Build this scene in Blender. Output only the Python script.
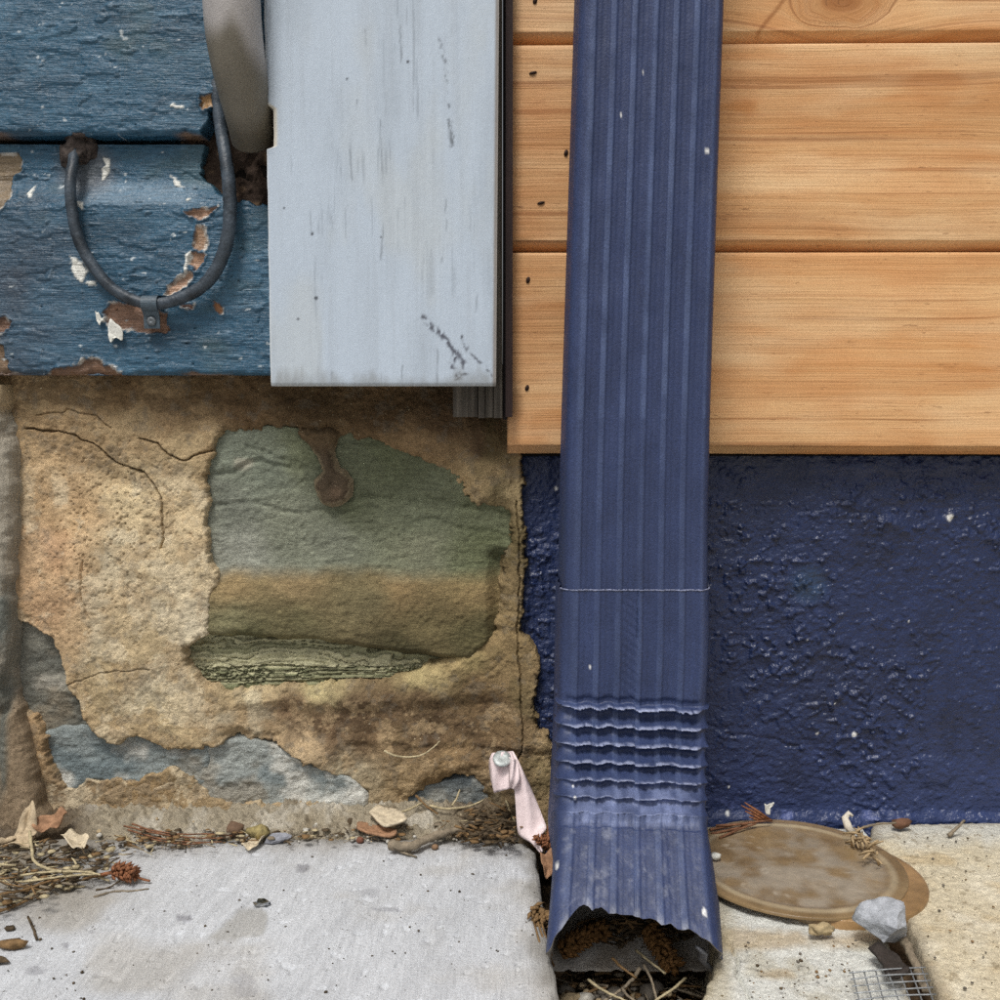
import bpy, bmesh, math, random
import numpy as np
from mathutils import Vector, Matrix, noise as mnoise

for o in list(bpy.data.objects):
    bpy.data.objects.remove(o)
SC = bpy.context.scene
COL = SC.collection
R = math.radians

# ------------------------------------------------------------------ camera
D, HC, F, TH = 0.70, 0.314, 1000.0, math.atan(0.10)
cam_d = bpy.data.cameras.new('camera')
cam_d.sensor_width = 36.0
cam_d.lens = 36.0
cam_d.clip_start = 0.02
cam_d.clip_end = 200.0
cam = bpy.data.objects.new('camera', cam_d)
COL.objects.link(cam)
cam.location = (0, -D, HC)
cam.rotation_euler = (math.pi / 2 - TH, 0, 0)
SC.camera = cam

# ------------------------------------------------------------------ daylight under an overcast sky
SUN_EL, SUN_AZ = R(60), R(-20)          # azimuth measured from straight in front of the wall, towards the left
world = bpy.data.worlds.new('World')
SC.world = world
world.use_nodes = True
wn = world.node_tree
bg = wn.nodes['Background']
sky = wn.nodes.new('ShaderNodeTexSky')
sky.sky_type = 'NISHITA'
sky.sun_disc = False
sky.sun_elevation = SUN_EL
sky.sun_rotation = math.pi - SUN_AZ
sky.air_density = 1.0
sky.dust_density = 6.0
sky.ozone_density = 1.0
hs = wn.nodes.new('ShaderNodeHueSaturation')
hs.inputs['Saturation'].default_value = 0.22
wn.links.new(sky.outputs[0], hs.inputs['Color'])
wn.links.new(hs.outputs[0], bg.inputs['Color'])
bg.inputs['Strength'].default_value = 0.070
sun_d = bpy.data.lights.new('sun', 'SUN')
sun_d.energy = 1.5
sun_d.angle = R(14)
sun_d.color = (1.0, 0.965, 0.92)
sun = bpy.data.objects.new('sun', sun_d)
COL.objects.link(sun)
sdir = Vector((math.sin(SUN_AZ) * math.cos(SUN_EL), -math.cos(SUN_AZ) * math.cos(SUN_EL), math.sin(SUN_EL)))
sun.rotation_euler = sdir.to_track_quat('Z', 'Y').to_euler()
sun.location = sdir * 5
SC.cycles.use_denoising = False          # keep the fine grain of sand, paint and wood
SC.view_settings.view_transform = 'Standard'
SC.view_settings.look = 'None'
SC.view_settings.gamma = 1.0
SC.view_settings.use_curve_mapping = False
SC.view_settings.exposure = 0.43

# ------------------------------------------------------------------ measuring: photograph point <-> place
CT, ST = math.cos(TH), math.sin(TH)
def ray(u, v):
    a = (u - 500) / F; b = (v - 500) / F
    return a, CT - b * ST, -ST - b * CT
def onY(u, v, Y):
    a, dy, dz = ray(u, v); t = (Y + D) / dy
    return Vector((a * t, Y, HC + dz * t))
def onZ(u, v, Z=0.0):
    a, dy, dz = ray(u, v); t = (Z - HC) / dz
    return Vector((a * t, -D + dy * t, Z))
def proj(X, Y, Z):
    yy = Y + D; zz = Z - HC
    dep = yy * CT - zz * ST; up = yy * ST + zz * CT
    return 500 + F * X / dep, 500 - F * up / dep

# ------------------------------------------------------------------ noise and masks (numpy)
_tabs = {}
def _tab(seed):
    if seed not in _tabs:
        _tabs[seed] = np.random.RandomState(seed).rand(256, 256)
    return _tabs[seed]
def vn(x, y, seed=0):
    t = _tab(seed)
    x = np.asarray(x, float) + 1000.37; y = np.asarray(y, float) + 1000.71
    xi = np.floor(x).astype(int); yi = np.floor(y).astype(int)
    fx = x - xi; fy = y - yi
    fx = fx * fx * fx * (fx * (fx * 6 - 15) + 10); fy = fy * fy * fy * (fy * (fy * 6 - 15) + 10)
    x0 = xi & 255; x1 = (xi + 1) & 255; y0 = yi & 255; y1 = (yi + 1) & 255
    return (t[y0, x0] * (1 - fx) + t[y0, x1] * fx) * (1 - fy) + (t[y1, x0] * (1 - fx) + t[y1, x1] * fx) * fy
def fbm(x, y, sx, sy=None, octv=4, seed=0, gain=0.5):
    sy = sx if sy is None else sy
    r = 0; a = 1; n = 0
    for k in range(octv):
        r = r + a * (vn(x * sx * 2 ** k, y * sy * 2 ** k, seed + k) * 2 - 1); n += a; a *= gain
    return r / n
def ridged(x, y, sx, sy=None, octv=3, seed=0):
    sy = sx if sy is None else sy
    r = 0; a = 1; n = 0
    for k in range(octv):
        r = r + a * (1 - np.abs(vn(x * sx * 2 ** k, y * sy * 2 ** k, seed + k) * 2 - 1)); n += a; a *= 0.5
    return r / n
def sst(a, b, x):
    t = np.clip((x - a) / (b - a), 0, 1)
    return t * t * (3 - 2 * t)
def segdist(u, v, pts, closed=False):
    best = np.full(np.shape(u), 1e9)
    n = len(pts)
    for i in range(n if closed else n - 1):
        ax, ay = pts[i]; bx, by = pts[(i + 1) % n]
        dx, dy = bx - ax, by - ay
        L = dx * dx + dy * dy + 1e-12
        t = np.clip(((u - ax) * dx + (v - ay) * dy) / L, 0, 1)
        best = np.minimum(best, np.hypot(u - ax - t * dx, v - ay - t * dy))
    return best
def polysd(u, v, pts):
    """distance to a polygon's outline, negative inside"""
    d = segdist(u, v, pts, True)
    ins = np.zeros(np.shape(u), bool)
    n = len(pts)
    for i in range(n):
        ax, ay = pts[i]; bx, by = pts[(i + 1) % n]
        c = ((ay > v) != (by > v))
        xx = (bx - ax) * (v - ay) / (by - ay + 1e-12) + ax
        ins ^= c & (u < xx)
    return np.where(ins, -d, d)
def lin(c):
    c = np.asarray(c, float) / 255.0
    return np.where(c <= 0.04045, c / 12.92, ((c + 0.055) / 1.055) ** 2.4)
def L3(r, g, b):
    return tuple(lin((r, g, b)))
def idw(u, v, pts, power=2.0, eps=120.0):
    num = 0; den = 0
    for (a, b, c) in pts:
        w = 1.0 / ((u - a) ** 2 + (v - b) ** 2 + eps) ** power
        num = num + w[..., None] * lin(c); den = den + w
    return num / den[..., None]
def mixc(c, col, m):
    return c * (1 - m[..., None]) + np.asarray(lin(col)) * m[..., None]
def axis(a, b, step, lo, hi):
    mid = list(np.arange(a, b + step * 0.5, step))
    left = []; x = a; s = step
    while x > lo:
        s *= 1.35; x -= s; left.append(max(x, lo))
    right = []; x = mid[-1]; s = step
    while x < hi:
        s *= 1.35; x += s; right.append(min(x, hi))
    return np.array(left[::-1] + mid + right)

# ------------------------------------------------------------------ mesh building
def new_mesh(name, V, quads=None, extra=(), mat=None, smooth=True, attrs=None):
    V = np.asarray(V, np.float32)
    me = bpy.data.meshes.new(name)
    if quads is not None and not extra:
        q = np.asarray(quads, np.int32)
        n, k = q.shape
        me.vertices.add(len(V)); me.vertices.foreach_set('co', V.ravel())
        me.loops.add(n * k); me.loops.foreach_set('vertex_index', q.ravel())
        me.polygons.add(n)
        me.polygons.foreach_set('loop_start', np.arange(0, n * k, k, dtype=np.int32))
        me.update(calc_edges=True)
    else:
        fs = ([] if quads is None else [tuple(map(int, f)) for f in quads]) + [tuple(f) for f in extra]
        me.from_pydata([tuple(map(float, p)) for p in V], [], fs)
        me.update()
    if smooth:
        me.polygons.foreach_set('use_smooth', np.ones(len(me.polygons), bool))
    if attrs:
        for k, a in attrs.items():
            a = np.asarray(a, np.float32)
            if a.ndim == 2:
                at = me.attributes.new(k, 'FLOAT_COLOR', 'POINT')
                at.data.foreach_set('color', np.concatenate([a, np.ones((len(a), 1), np.float32)], 1).ravel())
            else:
                at = me.attributes.new(k, 'FLOAT', 'POINT'); at.data.foreach_set('value', a)
    if mat is not None:
        me.materials.append(mat)
    return me
def link(name, me, parent=None):
    o = bpy.data.objects.new(name, me)
    COL.objects.link(o)
    if parent is not None:
        o.parent = parent
        o.matrix_parent_inverse = Matrix.Translation(-parent.location)
    return o
def tag(o, label=None, cat=None, group=None, kind=None):
    if label: o['label'] = label
    if cat: o['category'] = cat
    if group: o['group'] = group
    if kind: o['kind'] = kind
    return o
def thing(name, loc, label, cat, group=None):
    o = bpy.data.objects.new(name, None)
    o.empty_display_size = 0.02
    COL.objects.link(o); o.location = loc
    return tag(o, label, cat, group)
def grid_mesh(name, P, mat, attrs=None, keep=None, skirt=None, smooth=True, flip=False):
    """P is (rows, cols, 3); skirt = function giving the rim pushed back; keep = bool per vertex"""
    nr, nc = P.shape[:2]
    V = P.reshape(-1, 3)
    idx = np.arange(nr * nc).reshape(nr, nc)
    q = np.stack([idx[:-1, :-1], idx[:-1, 1:], idx[1:, 1:], idx[1:, :-1]], -1).reshape(-1, 4)
    if keep is not None:
        k = keep.reshape(-1)
        q = q[k[q].any(1)]
    A = {k: np.asarray(a).reshape(nr * nc, -1) if np.asarray(a).ndim == 3 else np.asarray(a).reshape(-1) for k, a in (attrs or {}).items()}
    if skirt is not None:
        ring = np.concatenate([idx[0, :], idx[1:, -1], idx[-1, -2::-1], idx[-2:0:-1, 0]])
        B = skirt(V[ring].copy())
        # own copies of the rim so that the edge stays crisp
        n0 = len(V); n = len(ring)
        V = np.concatenate([V, V[ring], B])
        a = np.arange(n); b = (a + 1) % n
        q2 = np.stack([n0 + b, n0 + a, n0 + n + a, n0 + n + b], -1)
        q = np.concatenate([q, q2])
        A = {k: np.concatenate([x, x[ring], x[ring]]) for k, x in A.items()}
    if flip:
        q = q[:, ::-1]
    return new_mesh(name, V, q, mat=mat, smooth=smooth, attrs=A)
def tube_geo(pts, rad, seg=10, cap=True, flat=1.0, rough=0.0, seed=0):
    pts = [Vector(p) for p in pts]
    n = len(pts)
    if not hasattr(rad, '__len__'): rad = [rad] * n
    rnd = random.Random(seed)
    V = []; Fq = []
    up = Vector((0.03, 0.05, 1))
    prev = None
    for i, p in enumerate(pts):
        t = (pts[min(i + 1, n - 1)] - pts[max(i - 1, 0)]).normalized()
        if prev is None:
            a = t.cross(up)
            if a.length < 0.1: a = t.cross(Vector((1, 0, 0)))
            a.normalize()
        else:
            a = (prev - t * prev.dot(t)).normalized()
        prev = a
        b = t.cross(a)
        for k in range(seg):
            an = 2 * math.pi * k / seg
            r = rad[i] * (1 + rough * rnd.uniform(-1, 1))
            V.append(p + a * (math.cos(an) * r) + b * (math.sin(an) * r * flat))
    for i in range(n - 1):
        for k in range(seg):
            k2 = (k + 1) % seg
            Fq.append((i * seg + k, i * seg + k2, (i + 1) * seg + k2, (i + 1) * seg + k))
    if cap:
        Fq.append(tuple(range(seg - 1, -1, -1)))
        Fq.append(tuple((n - 1) * seg + k for k in range(seg)))
    return V, Fq
def smooth_path(pts, n=8):
    """Catmull-Rom through tuples of any length"""
    P = [np.array(p, float) for p in pts]
    P = [2 * P[0] - P[1]] + P + [2 * P[-1] - P[-2]]
    out = []
    for i in range(1, len(P) - 2):
        p0, p1, p2, p3 = P[i - 1:i + 3]
        for k in range(n):
            t = k / n
            out.append(0.5 * (2 * p1 + (p2 - p0) * t + (2 * p0 - 5 * p1 + 4 * p2 - p3) * t * t + (3 * p1 - p0 - 3 * p2 + p3) * t ** 3))
    out.append(P[-2])
    return out
class Geo:
    def __init__(s): s.V = []; s.F = []
    def add(s, V, Fc):
        n = len(s.V); s.V += [tuple(p) for p in V]; s.F += [tuple(i + n for i in f) for f in Fc]
        return s
    def tube(s, *a, **k): return s.add(*tube_geo(*a, **k))
    def mesh(s, name, mat, smooth=True): return new_mesh(name, s.V, None, s.F, mat, smooth)

# ------------------------------------------------------------------ materials
def mk(name, base=None, attr=False, rough=0.8, spec=0.3, metal=0.0, var=(), bump=(), specks=(), trans=0.0, sss=0.0, roughvar=None, use='Position'):
    """var: (sx,sy,sz,detail,lo,hi) brightness noise; bump: (sx,sy,sz,detail,metres); specks: (scale,threshold,colour,sharp)"""
    m = bpy.data.materials.new(name); m.use_nodes = True
    nt = m.node_tree; N = nt.nodes; Lk = nt.links
    bs = N['Principled BSDF']
    bs.inputs['Roughness'].default_value = rough
    bs.inputs['Specular IOR Level'].default_value = spec
    bs.inputs['Metallic'].default_value = metal
    if trans: bs.inputs['Transmission Weight'].default_value = trans
    geo = N.new('ShaderNodeNewGeometry')
    def noise(sx, sy, sz, det, rough_=0.55):
        vm = N.new('ShaderNodeVectorMath'); vm.operation = 'MULTIPLY'
        Lk.new(geo.outputs[use], vm.inputs[0]); vm.inputs[1].default_value = (sx, sy, sz)
        nz = N.new('ShaderNodeTexNoise'); nz.inputs['Scale'].default_value = 1.0
        nz.inputs['Detail'].default_value = det; nz.inputs['Roughness'].default_value = rough_
        Lk.new(vm.outputs[0], nz.inputs['Vector'])
        return nz.outputs['Fac']
    def rng(sock, a, b, lo, hi):
        mr = N.new('ShaderNodeMapRange'); mr.inputs[1].default_value = a; mr.inputs[2].default_value = b
        mr.inputs[3].default_value = lo; mr.inputs[4].default_value = hi
        Lk.new(sock, mr.inputs[0]); return mr.outputs[0]
    if attr:
        at = N.new('ShaderNodeAttribute'); at.attribute_name = 'col'; c = at.outputs['Color']
    else:
        rgb = N.new('ShaderNodeRGB'); rgb.outputs[0].default_value = (*base, 1); c = rgb.outputs[0]
    for (sx, sy, sz, det, lo, hi) in var:
        f = rng(noise(sx, sy, sz, det), 0.3, 0.7, lo, hi)
        vm = N.new('ShaderNodeVectorMath'); vm.operation = 'SCALE'
        Lk.new(c, vm.inputs[0]); Lk.new(f, vm.inputs['Scale']); c = vm.outputs[0]
    for (sc, th, colr, sharp) in specks:
        s3 = sc if hasattr(sc, '__len__') else (sc, sc, sc)
        f = rng(noise(*s3, 2.0), th, th + sharp, 0, 1)
        mx = N.new('ShaderNodeMix'); mx.data_type = 'RGBA'
        Lk.new(f, mx.inputs['Factor']); Lk.new(c, mx.inputs[6]); mx.inputs[7].default_value = (*colr, 1)
        c = mx.outputs[2]
    Lk.new(c, bs.inputs['Base Color'])
    if roughvar:
        sx, det, lo, hi = roughvar
        Lk.new(rng(noise(sx, sx, sx, det), 0.3, 0.7, lo, hi), bs.inputs['Roughness'])
    nrm = None
    for (sx, sy, sz, det, dist) in bump:
        b = N.new('ShaderNodeBump'); b.inputs['Strength'].default_value = 1.0; b.inputs['Distance'].default_value = dist
        Lk.new(noise(sx, sy, sz, det, 0.6), b.inputs['Height'])
        if nrm is not None: Lk.new(nrm, b.inputs['Normal'])
        nrm = b.outputs[0]
    if nrm is not None: Lk.new(nrm, bs.inputs['Normal'])
    return m
# ================================================================== LARGE STRUCTURE
def desat(c, k, g=1.0):
    l = (c * np.array([.2126, .7152, .0722])).sum(-1, keepdims=True)
    return (l + (c - l) * k) * g
XL, XR, ZT = -1.3, 1.3, 1.45          # how far the walls go on outside the frame

# ------------------------------------------------------------------ ground
mat_soil = mk('damp_soil', attr=True, rough=0.95, spec=0.15, var=[(300, 300, 300, 4, 0.55, 1.35)], bump=[(250, 250, 250, 5, 0.003)])
gx = axis(-0.40, 0.45, 0.004, -40, 40); gy = axis(-0.32, 0.06, 0.004, -40, 2)
X, Y = np.meshgrid(gx, gy)
Z = -0.056 + 0.006 * fbm(X, Y, 40, octv=4, seed=3)
far = sst(0.5, 1.5, np.hypot(X, Y + 0.2))
Z = Z + 0.044 * sst(0.12, 0.15, X)
Z = Z * (1 - far) - 0.03 * far
c = np.zeros(X.shape + (3,)) + lin((74, 60, 44))
c = mixc(c, (112, 108, 100), far)
tag(link('ground', grid_mesh('ground', np.stack([X, Y, Z], -1), mat_soil, {'col': c})), kind='structure')

# ------------------------------------------------------------------ pavement slabs
def slab(name, xs, ys, zfun, colfun, mat, poly, jag, drop=0.05, seed=0, rd=0.004):
    """poly in photograph points on the ground; the surface falls away outside it"""
    X, Y = np.meshgrid(xs, ys)
    u, v = proj(X, Y, np.zeros_like(X))
    Pg = [(q[1], q[2]) if q[0] == 'w' else tuple(onZ(*q))[:2] for q in poly]
    n1 = fbm(X, Y, 60, octv=4, seed=seed) * jag; n2 = fbm(X, Y, 60, octv=4, seed=seed + 9) * jag
    sd = polysd(X + n1, Y + n2, Pg)
    Z = zfun(X, Y, u, v)
    rnd = rd
    e = np.clip(sd + rnd, 0, None)
    Z = Z - np.where(sd < 0, 0.5 * e * e / rnd, 0.5 * rnd + np.clip(sd, 0, None) * 14)
    Z = np.maximum(Z, -drop)
    col = colfun(X, Y, u, v, sd)
    return link(name, grid_mesh(name, np.stack([X, Y, Z], -1), mat, {'col': col}, keep=(sd < 0.006)))

mat_conc = mk('broomed_concrete', attr=True, rough=0.88, spec=0.25,
              var=[(420, 60, 420, 5, 0.88, 1.10), (18, 18, 18, 4, 0.93, 1.06), (1100, 1100, 1100, 3, 0.88, 1.10), (2600, 2600, 2600, 1, .88, 1.1)],
              bump=[(900, 60, 900, 3, 0.0006), (500, 500, 500, 5, 0.0006)],
              specks=[(420, 0.70, L3(90, 88, 86), 0.05)])
def z_left(X, Y, u, v):
    t = X * 0.90 + (Y) * -0.28
    z = 0.0006 * fbm(t, Y, 420, 22, 3, 11) + 0.0014 * fbm(X, Y, 14, octv=3, seed=12)
    pit = sst(0.55, 0.75, fbm(X, Y, 150, octv=2, seed=14))
    return z - 0.0012 * pit
def c_left(X, Y, u, v, sd):
    c = np.zeros(X.shape + (3,)) + lin((196, 199, 203))
    c = mixc(c, (176, 172, 164), sst(0.0, 0.5, fbm(X, Y, 16, octv=4, seed=15)) * 0.6)
    t = X * 0.95 - Y * 0.30
    st = fbm(t, Y, 260, 7, 4, 16)
    c = c * (1 + 0.10 * st)[..., None]
    # grey wet-looking scar and small stains
    sc_ = polysd(u + 9 * fbm(u, v, .06, octv=3, seed=17), v + 5 * fbm(u, v, .06, octv=3, seed=18), [(205, 935), (222, 925), (240, 910), (258, 905), (264, 920), (258, 938), (232, 943), (214, 942)])
    c = mixc(c, (158, 156, 150), sst(3, -4, sc_) * 0.7)
    for (a, b, r1, r2, m) in [(303, 868, 8, 4, .7), (184, 919, 8, 4, .7), (66, 945, 4, 2, .6), (92, 933, 3, 2, .5), (35, 970, 9, 4, .5), (245, 985, 12, 12, .35), (372, 893, 12, 4, .3), (388, 910, 14, 2, .45)]:
        w = sst(1.3, 0.7, np.hypot((u - a) / r1, (v - b) / r2) + 0.5 * fbm(u, v, .25, octv=2, seed=19))
        c = mixc(c, (132, 132, 138), w * m)
    # soiled strip along the wall, and the grubby right-hand arris
    dirt = sst(868, 836, v + 14 * fbm(u, v, .03, octv=4, seed=20) + 10 * sst(60, 0, u) * -2)
    c = mixc(c, (140, 132, 118), dirt * 0.65)
    corner = sst(190, 20, u) * sst(945, 885, v + 12 * fbm(u, v, .05, octv=3, seed=27))
    c = mixc(c, (130, 121, 104), corner * 0.75)
    c = mixc(c, (124, 120, 112), sst(-0.014, -0.002, sd + 0.006 * fbm(X, Y, 80, octv=3, seed=21)) * 0.7)
    return c
xs = axis(-0.36, 0.04, 0.0011, XL, 0.05); ys = axis(-0.235, -0.004, 0.0011, -2.6, -0.003)
slab_left = slab('pavement', xs, ys, z_left, c_left, mat_conc, [('w', -3, -0.006), (200, 838), (480, 838), (526, 843), (535, 850), (546, 925), (561, 1000), ('w', 0.036, -3), ('w', -3, -3)], 0.0012, seed=31)
tag(slab_left, kind='structure')

mat_cream = mk('weathered_cream_concrete', attr=True, rough=0.92, spec=0.2,
               var=[(260, 260, 260, 5, 0.84, 1.14), (900, 900, 900, 3, 0.80, 1.16), (2400, 2400, 2400, 1, 0.82, 1.16)],
               bump=[(350, 350, 350, 5, 0.0012), (1200, 1200, 1200, 3, 0.0005)],
               specks=[(330, 0.69, L3(120, 108, 84), 0.05)])
def z_cream(X, Y, u, v):
    return -0.001 + 0.0007 * fbm(X, Y, 60, octv=4, seed=41) + 0.0008 * fbm(X, Y, 300, octv=3, seed=42)
def c_cream(X, Y, u, v, sd):
    c = np.zeros(X.shape + (3,)) + lin((206, 195, 168))
    c = mixc(c, (222, 214, 192), sst(-0.1, 0.5, fbm(X, Y, 30, octv=4, seed=43)) * 0.8)
    c = mixc(c, (190, 168, 128), sst(0.0, 0.6, fbm(X, Y, 45, octv=4, seed=44)) * 0.6)
    c = mixc(c, (188, 196, 200), sst(850, 826, v + 8 * fbm(u, v, .05, octv=3, seed=45)) * 0.5)
    c = mixc(c, (128, 112, 84), sst(0.42, 0.60, fbm(X, Y, 190, octv=3, seed=46)) * 0.55)
    c = mixc(c, (140, 130, 112), sst(-0.010, 0.0, sd) * 0.7)
    return c
xs = axis(0.215, 0.42, 0.0011, 0.20, 2.2); ys = axis(-0.235, 0.03, 0.0011, -2.6, 0.035)
s_ = slab('pavement', xs, ys, z_cream, c_cream, mat_cream,
          [(872, 822), ('w', 3, 0.03), ('w', 3, -3), ('w', 0.249, -3), ('w', 0.249, -0.26), (940, 1000), (925, 962), (911, 926), (902, 905), (880, 880), (868, 850)], 0.002, seed=47, rd=0.0025)
tag(s_, kind='structure')
def z_white(X, Y, u, v):
    return -0.004 + 0.0012 * fbm(X, Y, 70, octv=4, seed=51) + 0.0006 * fbm(X, Y, 300, octv=3, seed=52) - 0.004 * sst(2.0, 0.6, segdist(u + 3 * fbm(u, v, .06, octv=3, seed=54), v, [(716, 925), (728, 935), (737, 950), (736, 965), (748, 985), (757, 1010)]))
def c_white(X, Y, u, v, sd):
    c = np.zeros(X.shape + (3,)) + lin((210, 211, 204))
    c = mixc(c, (188, 184, 168), sst(0.0, 0.5, fbm(X, Y, 40, octv=4, seed=55)) * 0.8)
    c = mixc(c, (176, 152, 110), sst(14, 0, np.abs(v - 934) + 10 * fbm(u, v, .04, octv=3, seed=56)) * 0.6)
    c = mixc(c, (172, 148, 108), sst(1.2, 0.4, np.hypot((u - 778) / 24, (v - 967) / 7) + .4 * fbm(u, v, .1, octv=3, seed=57)) * 0.5)
    c = mixc(c, (150, 140, 118), sst(-0.006, 0.0, sd) * 0.7)
    c = mixc(c, (170, 156, 120), sst(742, 722, u) * 0.5)
    return c
xs = axis(0.09, 0.262, 0.0011, 0.085, 0.27); ys = axis(-0.235, 0.03, 0.0011, -2.6, 0.035)
s_ = slab('pavement', xs, ys, z_white, c_white, mat_cream,
          [(700, 822), (880, 822), (872, 850), (870, 900), (890, 935), (904, 972), (915, 1000), ('w', 0.238, -0.26), ('w', 0.238, -3), ('w', 0.105, -3), (690, 1005), (702, 988), (716, 965), (712, 900)], 0.0025, seed=58, rd=0.002)
tag(s_, kind='structure')

# ------------------------------------------------------------------ left-hand foundation: stones under a broken render coat
STONE = thing('stone_foundation_wall', (-0.16, 0.03, 0), 'old stone foundation wall with broken tan render under the blue siding', 'wall')
YC = 0.020
OPEN_BIG = [(205, 462), (214, 440), (228, 430), (280, 430), (318, 437), (352, 436), (400, 452), (432, 462), (458, 478), (462, 498), (478, 505), (498, 505), (511, 512), (513, 545), (504, 556), (499, 600), (496, 628), (470, 650), (430, 668), (390, 684), (330, 683), (270, 690), (225, 692), (196, 680), (180, 660), (183, 645), (204, 633), (214, 610), (212, 590), (216, 572), (207, 545), (205, 505), (202, 480)]
OPEN_POCKET = [(4, 618), (22, 622), (36, 630), (55, 640), (60, 665), (70, 690), (82, 720), (92, 733), (60, 738), (40, 735), (28, 715), (4, 690)]
OPEN_LOW = [(42, 738), (70, 728), (92, 732), (108, 746), (122, 744), (134, 738), (150, 742), (172, 749), (196, 750), (216, 745), (240, 740), (268, 748), (292, 756), (300, 768), (330, 776), (352, 784), (366, 800), (362, 808), (300, 806), (240, 806), (205, 800), (190, 782), (170, 772), (140, 778), (100, 782), (66, 786), (48, 770)]
OPEN_SMALL = [(406, 800), (430, 790), (452, 785), (470, 780), (482, 790), (488, 806), (440, 812), (410, 812)]
COAT_PTS = [(30, 400, (158, 132, 92)), (120, 395, (122, 97, 62)), (200, 390, (104, 82, 52)), (240, 410, (112, 87, 56)), (300, 395, (90, 70, 44)), (380, 410, (106, 82, 52)), (440, 420, (98, 75, 50)), (490, 440, (88, 68, 46)),  # dark browns under the boards: dirt stain, partly overhang shade in the colour
            (480, 480, (192, 162, 112)), (500, 492, (150, 130, 90)), (425, 446, (142, 114, 76)), (130, 430, (170, 145, 104)), (60, 460, (182, 152, 108)), (60, 520, (194, 160, 112)), (70, 570, (192, 158, 114)), (50, 600, (186, 150, 108)), (45, 540, (190, 158, 118)),
            (130, 500, (198, 176, 132)), (120, 560, (196, 176, 136)), (180, 540, (198, 176, 134)), (170, 600, (200, 180, 140)), (190, 620, (186, 172, 142)), (150, 640, (180, 158, 116)), (110, 680, (176, 154, 112)), (160, 720, (186, 164, 120)), (240, 720, (168, 142, 102)), (190, 450, (172, 148, 106)), (165, 410, (142, 116, 80)),
            (300, 705, (138, 113, 80)), (350, 712, (104, 82, 58)), (420, 702, (104, 82, 56)), (470, 685, (114, 92, 60)), (500, 650, (134, 112, 72)), (505, 540, (106, 92, 58)), (508, 590, (132, 112, 74)), (510, 700, (128, 104, 68)), (480, 740, (124, 100, 66)), (400, 748, (138, 114, 78)), (300, 745, (184, 158, 118)),
            (540, 700, (152, 127, 87)), (545, 770, (168, 143, 98)), (400, 782, (168, 142, 100)), (350, 775, (172, 158, 126)), (250, 692, (176, 156, 114)), (320, 690, (184, 168, 116)), (420, 684, (178, 160, 106)), (470, 664, (172, 150, 96)), (140, 800, (148, 122, 82)), (60, 800, (150, 126, 92)), (30, 700, (172, 142, 100)), (28, 760, (150, 122, 84)), (450, 770, (150, 122, 80)), (500, 790, (120, 98, 70)), (330, 726, (110, 86, 60)), (390, 722, (106, 84, 58)), (440, 718, (108, 86, 58)), (285, 718, (128, 102, 72)), (370, 735, (118, 94, 64)), (430, 740, (118, 94, 64)), (480, 710, (118, 94, 62)), (395, 702, (112, 90, 62)), (470, 775, (130, 104, 70)), (500, 745, (122, 98, 66))]
def jag(u, v, a, seed):
    return (u + a * fbm(u, v, .05, octv=5, seed=seed, gain=.6), v + a * fbm(u, v, .05, octv=5, seed=seed + 40, gain=.6))
mat_coat = mk('sandy_render', attr=True, rough=0.95, spec=0.15,
              var=[(160, 160, 160, 5, 0.82, 1.16), (900, 900, 900, 3, 0.82, 1.16), (2600, 2600, 2600, 1, 0.82, 1.18)],
              bump=[(420, 420, 420, 5, 0.0010), (1900, 1900, 1900, 3, 0.0007)],
              specks=[(700, 0.70, L3(100, 80, 56), 0.05), (500, 0.72, L3(214, 200, 168), 0.05)])
xs = axis(-0.352, 0.046, 0.00066, XL, 0.047); zs = np.arange(-0.03, 0.34, 0.00066)
X, Z = np.meshgrid(xs, zs)
u, v = proj(X, np.full_like(X, YC), Z)
ju, jv = jag(u, v, 8, 61)
ju = ju + .8 * fbm(u, v, .3, octv=2, seed=66); jv = jv + .8 * fbm(u, v, .3, octv=2, seed=65)
sd = np.minimum.reduce([polysd(ju, jv, P) for P in (OPEN_BIG, OPEN_POCKET, OPEN_LOW, OPEN_SMALL)])
right = [(520, 360), (524, 560), (519, 628), (529, 642), (537, 660), (538, 684), (534, 708), (541, 728), (551, 748), (556, 775), (557, 800), (548, 850)]
ru = np.interp(jv, [p[1] for p in right], [p[0] for p in right])
sd = np.minimum(sd, ru - ju)
big = fbm(X, Z, 14, octv=4, seed=62)
h = 0.0050 * big + 0.0016 * fbm(X, Z, 60, octv=4, seed=63) + 0.0008 * fbm(X, Z, 260, octv=3, seed=64)
# trowel sweep and the swelling of the big left patch
h = h + 0.005 * np.exp(-((u - 150) / 70) ** 2 - ((v - 590) / 90) ** 2) - 0.004 * np.exp(-((u - 118) / 50) ** 2 - ((v - 478 - 0.4 * (u - 118)) / 16) ** 2) + 0.004 * np.exp(-((u - 60) / 40) ** 2 - ((v - 580) / 60) ** 2)
h = h - 0.010 * sst(440, 385, v) * sst(150, 260, u)                  # the coat thins out under the sill
h = h - 0.005 * sst(690, 708, v - 10 * np.sin((u - 200) / 90)) * sst(190, 260, u) * sst(520, 470, u) * sst(760, 735, v)
h = h - 0.003 * sst(744, 752, v + 6 * fbm(u, v, .03, octv=3, seed=75)) * sst(330, 345, u)
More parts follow.
